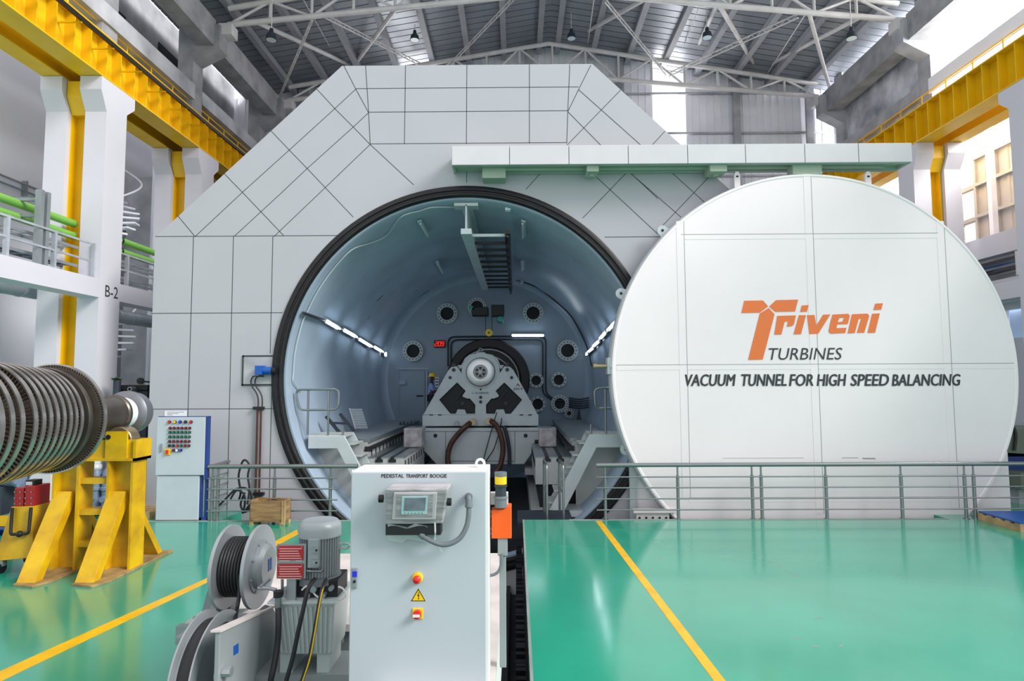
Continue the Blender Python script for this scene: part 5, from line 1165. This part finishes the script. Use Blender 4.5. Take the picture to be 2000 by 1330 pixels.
# ================================================================== HYDRAULIC UNIT
Kz = lambda x, y: (350 + x / 3.8, 980 + y / 3.8)
def H(x, y, Y): return P(*Kz(x, y), Y)
th = thing('hydraulic_tank', H(930, 1150, 4.1), 'pale ribbed hydraulic oil tank left of the cabinet', 'tank')
YTK = 4.1
tl, tr = H(700, 742, YTK), H(1155, 742, YTK); bl, br = H(742, 1142, YTK), H(1130, 1142, YTK)
def tank_pt(u, v, d):  # u across, v down, d depth 0..1
    a = tl.lerp(tr, u); c = bl.lerp(br, u); p = a.lerp(c, v); return p + Vector((0, 0.34 * d, 0))
b = MB()
top = [tl, tr, tr + Vector((0.0, .36, 0)), tl + Vector((0, .36, 0))]; bot = [bl + Vector((0, .02, 0)), br + Vector((0, .02, 0)), br + Vector((0, .32, 0)), bl + Vector((0, .32, 0))]
b.rings([top, bot], 0, False, True, True)
for i in range(12):
    u = 0.05 + i * 0.082; p, q = tl.lerp(tr, u), bl.lerp(br, u); b.bar(p + Vector((0, -.004, -.03)), q + Vector((0, .014, .01)), .014, .016, (0, 1, 0))
b.build('tank_body', 'tank', th, bevel=0.006)
b = MB(); b.box(tl.x - .03, tr.x + .02, YTK - .03, YTK + .39, tl.z - .008, tl.z + .008); b.build('tank_lid', 'tank', th, bevel=0.003)
for x in (tl.x + .04, tr.x - .12):
    b = MB(); b.box(x, x + .08, YTK + .03, YTK + .3, bl.z - .12, bl.z); b.build('foot', 'tank', th)
b = MB(); z = bl.z - .14; b.box(-1.75, -0.95, YTK, YTK + .36, z - .05, z + .02); b.cyl((-1.6, YTK - .05, z - .07), (-.95, YTK - .05, z - .07), .02, n=10); b.build('support_shelf', 'boogie', tg)
# motor
Ym = 4.27
tm = thing('electric_motor', H(1035, 560, Ym), 'grey finned vertical electric motor standing on the oil tank', 'motor')
mc = H(1040, 560, Ym); mx, my = mc.x, mc.y
zt0, zc0, zb0 = H(1040, 132, Ym).z, H(1040, 245, Ym).z, H(1040, 550, Ym).z
rr_ = 40 * Ym / FPX
b = MB(); b.lathe([(0.001, zt0), (rr_ * .8, zt0), (rr_ * .97, zt0 - .022), (rr_, zt0 - .05), (rr_, zc0), (rr_ * .93, zc0)], (mx, my, 0), (0, 0, 1), 40); b.build('fan_cowl', 'motor', tm)
b = MB(); b.cyl((mx, my, zb0), (mx, my, zc0), rr_ * .84, n=32)
for i in range(44):
    a_ = 2 * math.pi * i / 44; c_, s_ = math.cos(a_), math.sin(a_); b.bar((mx + c_ * rr_ * .88, my + s_ * rr_ * .88, zb0 + .02), (mx + c_ * rr_ * .88, my + s_ * rr_ * .88, zc0), .02, .004, (-s_, c_, 0))
b.build('finned_body', 'motor', tm)
b = MB(); b.lathe([(rr_ * .84, zb0 + .02), (rr_ * 1.02, zb0 + .012), (rr_ * 1.04, zb0 - .03), (rr_ * .7, zb0 - .03)], (mx, my, 0), (0, 0, 1), 32); b.build('flange', 'conduit', tm)
p, q = H(965, 480, Ym - rr_), H(1045, 270, Ym - rr_); b = MB(); b.box(p.x, q.x, my - rr_ - .035, my - rr_ * .7, p.z, q.z); tb_ = b.build('terminal_box', 'motor', tm, bevel=0.004)
for y in (355, 447): q = H(1010, y, Ym - rr_ - .04); b = MB(); b.box(q.x - .025, q.x + .025, q.y - .015, q.y + .02, q.z - .016, q.z + .016); b.cyl(q + Vector((.012, -.02, 0)), q + Vector((.012, -.012, 0)), .007, n=10, m=1); b.build('box_clip', ['galv', 'black'], tb_)
q = H(1178, 328, Ym); b = MB(); b.tube(arc(q + Vector((.05, 0, 0)), .018, 0, 2 * math.pi, 14, (1.6, 0, 0), (0, 0, 1))[:-1], .007, 8, closed=True); b.box(mx + rr_ * .8, q.x + .03, my - .015, my + .015, q.z - .02, q.z + .02); b.build('lifting_lug', 'motor', tm)
# manifold, pipes, hoses on the tank
tmf = thing('valve_manifold', H(1020, 650, 4.2), 'black valve manifold block between oil tank and motor', 'manifold')
p, q = H(880, 738, 4.2), H(1190, 565, 4.2); b = MB(); b.box(p.x, q.x, 4.16, 4.4, p.z, q.z); b.build('block', 'black', tmf, bevel=0.006)
b = MB()
for x, y, r in ((1000, 645, .022), (1075, 690, .015), (960, 690, .014), (1130, 640, .016)): q = H(x, y, 4.14); b = MB(); b.cyl(q + Vector((0, -.02, 0)), q + Vector((0, .03, 0)), r, n=12); b.build('valve_plug', 'galv', tmf)
b = MB(); p = H(810, 720, 4.2); q = H(812, 640, 4.2); b.cyl((p.x, p.y, tl.z + .008), (p.x, p.y, q.z), .045, n=18); b.build('filler_cap', 'galv', tmf)
b = MB(); b.tube(smooth_path([H(x, y, 4.13) for x, y in ((910, 655), (960, 625), (1020, 700), (1120, 735), (1205, 720), (1235, 690), (1215, 645), (1180, 630))]), .006, 8); b.build('thin_cable', 'cabw', tmf)
b = MB(); b.tube(rounded([H(x, y, 4.12) for x, y in ((765, 690), (765, 540), (800, 512), (1060, 515), (1070, 495))], .03), .009, 10); b.build('steel_pipe', 'steel', tmf)
b = MB(); b.tube(rounded([H(x, y, 4.11) for x, y in ((585, 640), (660, 640), (720, 655))], .02), .012, 10); b.tube([H(600, 635, 4.1), H(670, 575, 4.2)], .012, 10); b.build('elbow_fitting', 'galv', tmf)
b = MB(); p = H(735, 700, 4.06); q = H(735, 790, 4.06); b.cyl(p, q, .022, n=8); b.cyl(H(735, 660, 4.06), H(735, 705, 4.06), .03, n=12, m=1); b.build('hose_fitting', ['steel', 'black'], tmf)
def hose(pix, r, m, lab, m2=None):
    b = MB(); pts = smooth_path([H(x, y, d) for x, y, d in pix]); b.tube(pts, r, 12)
    if m2: b.tube([p + Vector((r * .5, -r * .62, 0)) for p in pts], r * .42, 6, m=1)
    tag(b.build('hydraulic_hose', [m] + ([m2] if m2 else [])), lab, 'hose')
hose([(735, 790, 4.05), (738, 900, 4.03), (730, 1050, 4.02), (710, 1180, 4.0), (685, 1300, 3.98), (660, 1420, 3.98)], .019, 'cable', 'thick black hose hanging left of the oil tank')
hose([(1005, 575, 4.1), (960, 640, 4.0), (920, 800, 3.97), (880, 980, 3.96), (845, 1150, 3.95), (800, 1310, 3.94), (770, 1420, 3.94)], .014, 'cable', 'plain black hose crossing the front of the oil tank')
hose([(1090, 580, 4.1), (1060, 650, 4.0), (1030, 800, 3.97), (1000, 980, 3.96), (965, 1160, 3.95), (910, 1330, 3.94), (880, 1420, 3.94)], .012, 'cable', 'black hose with yellow stripe crossing the oil tank', 'yelb')
# red plates
t = thing('instruction_plate', H(832, 570, 4.05), 'grey board with two red instruction plates left of the motor', 'sign')
p, q = H(722, 570, 4.1), H(943, 312, 4.1); b = MB(); b.box(p.x, q.x, 4.1, 4.105, p.z, q.z); b.build('backing_board', 'galv', t)
for y0_, y1_ in ((325, 432), (458, 566)):
    p, q = H(727, y1_, 4.1), H(924, y0_, 4.1); b = MB(); b.box(p.x, q.x, 4.094, 4.0995, p.z, q.z); rp = b.build('red_plate', 'red', t, bevel=0.003)
    b = MB()
    for k in range(6):
        z = q.z - .018 - k * .0155
        if k == 5: segs = [(0.1, .5), (.72, .95)] if y0_ < 400 else [(.1, .9)]
        else: segs = [(0.08 + .02 * (k % 2), .93 - .04 * ((k * 3) % 4))]
        for s0, s1 in segs: b.box(p.x + (q.x - p.x) * s0, p.x + (q.x - p.x) * s1, 4.0932, 4.0938, z - .0018, z + .0018)
    b.build('text_line', 'cabw', rp)
    b = MB()
    for sx in (.06, .94):
        for sz in (.1, .9): c_ = Vector((p.x + (q.x - p.x) * sx, 4.092, p.z + (q.z - p.z) * sz)); b.cyl(c_, c_ + Vector((0, .003, 0)), .005, n=8)
    b.build('screw', 'steel', rp)
b = MB(); p = H(830, 570, 4.1); b.box(p.x - .03, p.x + .03, 4.105, 4.12, tl.z, p.z + .02); b.build('board_foot', 'galv', t)
# ================================================================== CABLE REELS
YR = 4.5
def R_(x, y): return P(*Kz(x, y), YR)
tr_ = thing('cable_reel', R_(480, 800), 'grey reel of wound black cable standing left of the motor', 'cable reel')
c1, c2 = R_(368, 475), R_(592, 480); zc_ = (c1.z + c2.z) / 2; rd = 76.5 * YR / FPX
AXX = (1, 0, 0); o1 = Vector((c1.x, YR, zc_)); o2 = Vector((c2.x, YR, zc_))
for nm, o in (('l', o1), ('r', o2)):
    b = MB(); b.lathe([(.02, -.006), (rd * .93, -.006), (rd, -.012), (rd, .012), (rd * .93, .006), (.02, .006)], o, AXX, 64); b.build('reel_flange', 'reel', tr_)
b = MB(); L = (c2.x - c1.x); prof = []
for i in range(9):
    for k in range(7): a_ = math.pi * k / 6; prof.append((rd * .68 + .012 * math.sin(a_), .012 + (L - .024) * (i + (1 - math.cos(a_)) / 2) / 9))
b.lathe(prof, o1, AXX, 56); b.build('wound_cable', 'cable', tr_)
b = MB(); b.lathe([(rd * .55, .006), (rd * .55, .05), (rd * .46, .075), (.001, .08)], o2, AXX, 44); hb_ = b.build('hub_drum', 'reel', tr_)
b = MB(); b.lathe([(rd * .64, .006), (rd * .64, .014), (rd * .55, .016)], o2, AXX, 44)
for i in range(8): a_ = i * math.pi / 4 + .3; q = o2 + Vector((.01, math.cos(a_) * rd * .6, math.sin(a_) * rd * .6)); b.cyl(q, q + Vector((.014, 0, 0)), .009, n=8)
b.build('hub_ring', 'galv', hb_)
b = MB(); q = o2 + Vector((.081, -.03, .02))
for dy in (0, .035): b.box(q.x, q.x + .001, q.y + dy, q.y + dy + .022, q.z - .05, q.z + .035)
b.build('blue_mark', 'bluem', hb_)
b = MB(); xs_ = o1.x - .06; b.prism([(xs_, YR - .18, ZDK + .005), (xs_, YR - .03, zc_ + .1), (xs_, YR + .12, zc_ + .1), (xs_, YR + .22, ZDK + .005)], (.04, 0, 0)); b.prism([(xs_ - .16, YR + .02, ZDK + .005), (xs_ + .04, YR + .02, ZDK + .005), (xs_ + .04, YR + .02, zc_ + .1), (xs_ - .03, YR + .02, zc_ + .1)], (0, .06, 0)); b.build('stand_plate', 'boogie', tr_)
b = MB(); b.cyl((xs_, YR, zc_), (o1.x, YR, zc_), .04, n=14); b.build('axle', 'galv', tr_)
b = MB(); b.box(xs_ - .2, xs_ + .1, YR - .2, YR + .24, ZDK, ZDK + .012); b.build('base_plate', 'galv', tr_)
b = MB(); cb = [o1 + Vector((L * .62, -rd * .69, -.02))]; cb = [Vector(H(445, 540, YR - .19)), H(445, 690, YR - .2), H(428, 800, YR - .25), H(420, 880, YR - .4)]; b.tube(smooth_path(cb), .013, 10); b.build('loose_cable', 'cable', tr_)
# lower guide wheel in its housing
YG = 3.95
tgw = thing('cable_guide_drum', P(440, 1330, YG), 'large grey cable guide drum with flat cover and blue sticker, lower left front', 'cable reel')
gc = P(452, 1318, YG); gx0, gx1 = P(418, 1330, YG).x, P(440, 1330, YG).x; gr = .37
go = Vector((gx0, YG + .02, gc.z))
b = MB(); b.lathe([(gr, -.11), (gr, -.1), (gr * .86, -.09), (gr * .86, 0.0), (gr, .01), (gr, .02), (gr * .8, .022)], go, AXX, 72); b.build('drum_rim', 'reel', tgw)
b = MB(); b.lathe([(gr * .862, -.085), (gr * .875, -.06), (gr * .875, -.03), (gr * .862, -.005)], go, AXX, 72); b.build('guide_groove', 'cable', tgw)
b = MB(); b.lathe([(gr * .8, .0), (gr * .3, .0), (.05, .01)], go, AXX, 72); b.build('drum_web', 'reel', tgw)
cv = [H(285, 965, YG - .33), H(325, 945, YG - .33), H(330, 1420, YG - .33), H(285, 1420, YG - .33)]
x_c = P(*Kz(300, 1000), YG - .3).x
b = MB(); b.prism([(x_c, YG - .36, go.z - .2), (x_c, YG - .36, H(300, 965, YG - .36).z), (x_c, YG + .42, H(560, 790, YG + .42).z), (x_c, YG + .5, H(590, 850, YG + .5).z), (x_c, YG + .5, go.z - .2)], (.03, 0, 0))
cvr = b.build('cover_plate', 'boogie', tgw, bevel=0.006)
def on_cover(x, y): return PX(*Kz(x, y), x_c + .031)
b = MB(); p = [on_cover(x, y) for x, y in ((403, 1072), (440, 1048), (440, 1118), (403, 1142))]; b.prism(p, (.001, 0, 0)); b.build('blue_sticker', 'bluem', cvr)
q = on_cover(325, 1260); b = MB(); b.cyl(q, q + Vector((.05, 0, 0)), .03, n=8); b.build('knob', 'galv', cvr)
b = MB(); b.prism([(x_c - .02, YG - .37, H(300, 965, YG - .36).z), (x_c + .04, YG - .37, H(300, 965, YG - .36).z), (x_c + .04, YG + .44, H(560, 790, YG + .42).z), (x_c - .02, YG + .44, H(560, 790, YG + .42).z)], (0, 0, .012)); b.build('cover_edge', 'deck', cvr)
hc_ = Vector((gx1 + .09, YG + .3, H(400, 900, YG + .3).z - .06)); b = MB(); b.lathe([(.001, 0), (.16, 0), (.17, .012), (.16, .024), (.001, .024)], hc_, AXX, 40); b.build('guide_roller', 'conduit', tgw)
b = MB(); b.bar(H(140, 945, YG), H(440, 800, YG + .7), .14, .012, (0, 0, 1)); b.build('guide_channel', 'reel', tgw)
b = MB(); b.box(gx0 - .1, gx1 + .25, YG - .1, YG + .7, go.z - .9, go.z - .5); b.box(gx0 + .06, gx1 + .1, YG + .1, YG + .3, go.z - .5, go.z - .1); b.build('support_frame', 'boogie', tgw)
# ================================================================== TURBINE ROTOR AND STAND
XRo, ZRo = -6.06, 2.215
tt_ = thing('turbine_rotor', (XRo, 8, ZRo - .7), 'long dark steel turbine rotor with rows of blades resting on the yellow stand', 'rotor')
O = Vector((XRo, 0, ZRo))
b = MB(); b.lathe([(.001, 4.6), (.42, 4.6), (.46, 5.4), (.5, 6.2), (.52, 7.8), (.56, 7.95), (.56, 8.06), (.3, 8.1), (.285, 8.3), (.275, 8.32), (.275, 8.5), (.265, 8.52), (.265, 9.2), (.285, 9.22), (.285, 9.27), (.235, 9.29), (.235, 9.5), (.001, 9.51)], O, AX, 72); b.build('shaft', 'rotor', tt_)
b = MB(); b.lathe([(.2, 9.47), (.25, 9.47), (.325, 9.52), (.34, 9.535), (.34, 9.6), (.318, 9.605), (.315, 9.74), (.1, 9.76), (.001, 9.76)], O, AX, 72); b.build('coupling_flange', 'rotorg', tt_)
b = MB(); b.lathe([(.236, 9.3), (.24, 9.305), (.24, 9.485), (.236, 9.487)], O, AX, 48); b.build('journal_wrap', 'sleeve', tt_)
def stage(y, r, ri, wd, nb=96, shroud=True):
    b = MB(); w2 = wd / 2
    for i in range(nb):
        a_ = 2 * math.pi * i / nb; c_, s_ = math.cos(a_), math.sin(a_); tdir = Vector((-s_, 0, c_)); rdir = Vector((c_, 0, s_))
        p0 = O + rdir * ri + Vector((0, y, 0)); p1 = O + rdir * (r - .004) + Vector((0, y, 0)); t0 = .012; tw = .022
        quad = []
        for p in (p0, p1): quad.append([p + Vector((0, -w2, 0)) - tdir * tw / 2, p + Vector((0, -w2, 0)) + tdir * (t0 - tw / 2), p + Vector((0, w2, 0)) + tdir * (tw / 2), p + Vector((0, w2, 0)) + tdir * (tw / 2 - t0)])
        b.rings(quad, 0, False, True, False)
    br_ = b.build('blade_row', 'blade', tt_)
    if shroud:
        b = MB(); b.lathe([(r - .004, y - w2 - .004), (r + .012, y - w2 - .004), (r + .012, y + w2 + .004), (r - .004, y + w2 + .004), (r - .004, y - w2 - .004)], O, AX, 96); b.build('shroud_ring', 'shroud', br_)
for y, r, ri, wd in ((5.0, .78, .5, .1), (5.25, .77, .5, .09), (5.5, .76, .5, .09), (5.75, .755, .5, .09), (5.97, .75, .5, .08), (6.17, .745, .5, .07), (6.36, .74, .5, .06), (6.5, .735, .52, .05), (6.64, .73, .52, .05),
                     (6.84, .715, .52, .05), (6.97, .705, .52, .045), (7.09, .695, .52, .045), (7.21, .685, .52, .042), (7.33, .675, .53, .04), (7.45, .665, .53, .04), (7.56, .655, .53, .036), (7.67, .645, .54, .036)):
    stage(y, r, ri, wd)
b = MB(); b.lathe([(.54, 7.78), (.655, 7.78), (.662, 7.8), (.662, 7.84), (.655, 7.86), (.57, 7.96)], O, AX, 96); b.build('seal_disc', 'rotor', tt_)
b = MB(); b.lathe([(.55, 7.99), (.66, 7.99), (.66, 8.07), (.3, 8.08)], O, AX, 96); b.build('balance_disc', 'rotor', tt_)
stage(8.02, .70, .655, .045, 120); 
# yellow stand
ts = thing('rotor_stand', (XRo, 9.0, 0), 'tall yellow steel stand with roller cradle under the rotor shaft', 'stand')
for sg, xc_ in ((-1, -6.47), (1, -5.69)):
    b = MB(); b.prism([(xc_ - .2, 8.28, 0), (xc_ + .12, 8.2, 0), (xc_ + .22, 8.45, 0), (xc_ + .22, 9.95, 0), (xc_ - .2, 9.9, 0)], (0, 0, .03)); b.build('base_plate', 'rusty', ts, bevel=0.004)
    b = MB(); b.box(xc_ - .19, xc_ - .155, 8.88, 9.2, .03, 1.56); b.box(xc_ + .155, xc_ + .19, 8.88, 9.2, .03, 1.56); b.box(xc_ - .155, xc_ + .155, 9.02, 9.05, .03, 1.56); b.build('column', 'yellowd', ts)
    b = MB(); b.prism([(xc_ - .19, 8.32, .03), (xc_ - .19, 8.46, .03), (xc_ - .19, 9.02, .98), (xc_ - .19, 8.96, 1.12), (xc_ - .19, 8.93, 1.12)], (.25, 0, 0)); b.build('front_brace', 'yellowd', ts, bevel=0.004)
    b = MB(); b.prism([(xc_ - .12, 9.82, .03), (xc_ - .12, 9.7, .03), (xc_ - .12, 9.14, .8), (xc_ - .12, 9.2, .9)], (.24, 0, 0)); b.build('rear_brace', 'yellowd', ts, bevel=0.004)
for z in (.38, .83, 1.27):
    b = MB(); b.box(-6.28, -5.88, 8.92, 9.12, z - .04, z + .04); b.build('rung', 'yellowd', ts)
b = MB(); b.box(-6.7, -5.46, 8.86, 9.24, 1.56, 1.6); b.box(-6.66, -5.5, 8.9, 8.93, 1.6, 1.86); b.box(-6.66, -5.5, 9.18, 9.21, 1.6, 1.86); b.box(-6.7, -6.66, 8.86, 9.24, 1.56, 1.9); b.box(-5.5, -5.46, 8.86, 9.24, 1.56, 1.86); b.build('top_beam', 'yellowd', ts)
for x in (-5.91, -6.52): b = MB(); b.box(x, x + .31, 8.87, 8.9, 1.6, 1.98); b.build('bearing_bracket', 'yellowd', ts)
b = MB(); b.cyl((-5.87, 8.862, 1.9), (-5.87, 8.87, 1.9), .035, n=16); b.build('bracket_hole', 'black', ts)
for x in (-5.78, -6.34):
    b = MB(); b.lathe([(.1, 8.95), (.185, 8.95), (.195, 8.96), (.195, 9.16), (.185, 9.17), (.1, 9.17)], (x, 0, 1.845), AX, 36); b.cyl((x, 8.955, 1.845), (x, 9.165, 1.845), .17, n=24, m=1); b.build('roller', ['brass', 'black'], ts)
# ================================================================== SMALL YELLOW TROLLEY
tq = thing('yellow_trolley', (-7.3, 8.9, 0), 'small yellow wedge shaped trolley with black pull handle at the far left', 'trolley')
Yt = 8.9
Tq = lambda x, y, Y=Yt: P(x / 5.78, 890 + y / 5.78, Y)
fr = [Tq(125, 578), Tq(375, 572), Tq(430, 1128), Tq(0, 1170)]
bkp = [p + Vector((0, .45 if i < 2 else .7, 0)) for i, p in enumerate(fr)]; fr[2] = fr[2] + Vector((0, -.1, 0)); fr[3] = fr[3] + Vector((0, -.1, 0))
b = MB(); b.rings([fr, bkp], 0, False, True, True); b.build('body', 'yellowd', tq, bevel=0.006)
hp = [Tq(138, 590, Yt - .04), Tq(118, 890, Yt - .12), Tq(322, 878, Yt - .12), Tq(350, 585, Yt - .04)]
b = MB(); b.tube(rounded(hp, .04), .022, 10); hd_ = b.build('pull_handle', 'black', tq)
b = MB(); b.sphere((hp[1] + hp[2]) / 2, .045, 16, 10); b.build('knob', 'black', hd_)
for x, y in ((12, 1215), (395, 1180)):
    for dy in (0.0, .5):
        q = Tq(x, y, Yt - .05) + Vector((0, dy, 0)); b = MB(); b.cyl((q.x - .03, q.y, .07), (q.x + .03, q.y, .07), .07, n=20); b.box(q.x - .045, q.x + .045, q.y - .03, q.y + .05, .1, fr[3].z + .03, 1); b.build('caster', ['black', 'galv'], tq)
t = thing('red_tool_block', Tq(260, 570, Yt), 'red bolted tool block standing on the small yellow trolley', 'tool')
for x0_, x1_, y0_ in ((148, 262, 365), (268, 388, 345)):
    p, q = Tq(x0_, 565, Yt + .02), Tq(x1_, y0_, Yt + .02); b = MB(); b.box(p.x, q.x, Yt + .03, Yt + .33, fr[0].z + .002, q.z); rb = b.build('block', 'red', t, bevel=0.01)
    b = MB()
    for yy in (410, 478, 540):
        for xx in (x0_ + 22, x1_ - 30): c_ = Tq(xx, yy, Yt + .03); b.cyl(c_ + Vector((0, -.01, 0)), c_, .012, n=8)
    b.build('bolt', 'steel', rb)
p, q = Tq(298, 345, Yt + .12), Tq(402, 275, Yt + .12); b = MB(); b.box(p.x, q.x, Yt + .1, Yt + .25, p.z, q.z); b.box(p.x + .01, p.x + .1, Yt + .095, Yt + .1, p.z + .02, q.z - .02, 1); b.build('gauge', ['black', 'paper'], t)
# ================================================================== THINGS AT THE LEFT BACK
t = thing('blue_pipe', (-9.5, 11.6, .7), 'blue grey flanged pipe lying on supports behind the rotor, far left', 'pipe')
q = P(40, 931, 11.4); b = MB(); b.cyl((q.x - 3.2, 11.4, q.z), (q.x, 11.4, q.z), .17, n=24); b.build('pipe', 'bluegrey', t)
b = MB(); b.lathe([(.12, 0), (.2, 0), (.2, .05), (.17, .05)], (q.x - .02, 11.4, q.z), AXX, 28)
for i in range(10): a_ = i * .628; c_ = Vector((q.x + .03, 11.4 + math.cos(a_) * .18, q.z + math.sin(a_) * .18)); b.cyl(c_, c_ + Vector((.03, 0, 0)), .012, n=6)
b.build('flange', 'bluegrey', t)
b = MB(); 
for dx in (-1.2, -.35): b = MB(); b.box(q.x + dx, q.x + dx + .15, 11.25, 11.55, .3, q.z - .16); b.build('support', 'navy', t)
def pallet(cx, cy, wx, wy, m, lab, z=0, name='pallet', cat='pallet'):
    t = thing(name, (cx, cy, z), lab, cat)
    for k in range(5):
        y = cy - wy / 2 + k * (wy - .12) / 4; b = MB(); b.box(cx - wx / 2, cx + wx / 2, y, y + .12, z + .11, z + .135); b.build('deck_board', m, t)
    for k in range(3):
        x = cx - wx / 2 + k * (wx - .1) / 2; b = MB(); b.box(x, x + .1, cy - wy / 2, cy + wy / 2, z, z + .11); b.build('bearer', m, t)
    return t
pc = P(30, 980, 11.4); pallet(pc.x, 11.4, 1.6, .9, 'bluep', 'blue pallet under the blue grey pipe behind the trolley')
b = MB(); b.box(pc.x - .9, pc.x + .3, 11.1, 11.25, .14, .3); b.box(pc.x + .35, pc.x + .75, 11.2, 11.5, .14, .2); tag(b.build('orange_bar', 'yellowd'), 'orange yellow steel bars lying on the blue pallet', 'bar')
pc = P(215, 995, 12.55); pallet(pc.x + .2, 12.75, 1.5, .9, 'woodl', 'pale wooden pallet behind the yellow stand')
for dx, lab in ((P(187, 950, 12.7).x, 'left grey blue pump on the wooden pallet, seen through the stand'), (P(210, 950, 12.7).x, 'right grey blue pump on the wooden pallet, seen through the stand')):
    t = thing('pump', (dx, 12.7, .14), lab, 'pump', 'pumps on the wooden pallet'); o = Vector((dx, 12.7, .14))
    b = MB(); b.lathe([(.001, 0), (.13, 0), (.13, .04), (.1, .06), (.1, .36), (.125, .37), (.125, .42), (.1, .44), (.1, .72), (.05, .8), (.001, .81)], o, (0, 0, 1), 24); b.build('casing', 'bluegrey', t)
    b = MB(); b.cyl(o + Vector((0, -.08, .2)), o + Vector((0, -.17, .2)), .06, n=18); b.build('outlet', 'bluegrey', t)
q = P(187, 912, 12.7); b = MB(); b.sphere(q, .12, 10, 7, 0, (1, 1, .8)); b.sphere(q + Vector((.05, -.02, .12)), .07, 7, 5, 0, (.8, 1, 1.5)); tag(b.build('plastic_cover', 'film'), 'crumpled clear plastic over the left pump', 'cover')
M['film'].node_tree.nodes['Principled BSDF'].inputs['Alpha'].default_value = 0.45
# dark machine behind the rotor tip
t = thing('dark_machine', P(240, 990, 13.6), 'dark navy machine with hand wheel behind the rotor tip', 'machine')
a_, c_ = P(214, 752, 14.1), P(280, 752, 14.1)
b = MB(); b.box(a_.x, c_.x + .1, 14.1, 15.0, 0, a_.z - .12); b.build('body', 'navy', t, bevel=0.02)
b = MB(); b.box(a_.x - .08, c_.x + .15, 14.02, 15.1, a_.z - .12, a_.z); b.build('top_plate', 'black', t, bevel=0.01)
q = P(253, 760, 13.85); b = MB(); b.lathe([(.03, 0), (.055, 0), (.055, .25), (.03, .25)], q, AX, 20); b.build('spindle', 'galv', t)
q = P(273, 744, 13.9); b = MB(); b.cyl(q, q + Vector((0, .05, 0)), .075, n=20); b.tube([q, q + Vector((.25, 0, -.03))], .02, 8); b.build('hand_wheel', 'black', t)
t = thing('post_planter', P(229, 770, 13.4), 'plant in a tall blue grey post planter behind the rotor', 'plant')
q = P(229, 742, 13.4); q0 = P(229, 800, 13.4); b = MB(); b.cyl((q.x, q.y, 0), q, .075, n=16); b.build('post', 'navy', t)
b = MB()
for i in range(26):
    a_ = rnd.uniform(0, 6.28); e_ = rnd.uniform(.2, 1.3); L_ = rnd.uniform(.08, .2); d_ = Vector((math.cos(a_) * math.cos(e_), math.sin(a_) * math.cos(e_), math.sin(e_) * .6)); s_ = Vector((-math.sin(a_), math.cos(a_), 0)) * .035
    b.add([q, q + d_ * L_ * .5 + s_, q + d_ * L_ - Vector((0, 0, .03)), q + d_ * L_ * .5 - s_], [(0, 1, 2, 3)])
b.build('leaves', 'leaf', t)
# ================================================================== FAR RIGHT
q = PZ(1950, 1026); t = pallet(q.x + .75, q.y + .0, 1.5, 1.0, 'woodl', 'wooden pallet with bright blue sheet at the far right floor')
b = MB(); b.box(q.x + .0, q.x + 1.5, q.y - .5, q.y + .48, .137, .16); tag(b.build('blue_sheet', 'bluem'), 'bright blue sheet covering the pallet at the far right', 'sheet')
Yx = 13.6
a_, c_ = P(1972, 838, Yx), P(1960, 884, Yx)
t = thing('olive_machine', (a_.x + 1, Yx, 0), 'olive green machine hood standing behind the door at the far right', 'machine')
b = MB(); b.prism([(a_.x, Yx, a_.z), (a_.x + 1.6, Yx, a_.z), (a_.x + 1.6, Yx, c_.z - .12), (c_.x, Yx, c_.z)], (0, 1.2, 0)); b.build('hood', 'olive', t, bevel=0.01)
b = MB(); b.box(a_.x, a_.x + 1.6, Yx + .1, Yx + 1.1, .7, c_.z - .1); b.build('body', 'blue', t)
b = MB(); b.box(c_.x + .1, a_.x + 1.7, Yx - .3, Yx + 1.1, .35, .7); b.build('base', 'olive', t)
b = MB(); b.box(c_.x + .2, a_.x + 1.6, Yx - .1, Yx + 1.0, 0, .35); b.build('plinth', 'concl', t)
for z in (c_.z - .2, c_.z - .75): b = MB(); b.cyl((c_.x + .1, Yx - .1, z), (a_.x + 1.6, Yx - .1, z), .03, n=10); b.build('guard_rail', 'steel', t)
b = MB(); b.tube(smooth_path([P(x, y, Yx - .05) for x, y in ((1981, 880), (1984, 855), (1982, 840), (1978, 833))]), .03, 8); b.build('hose', 'cable', t)
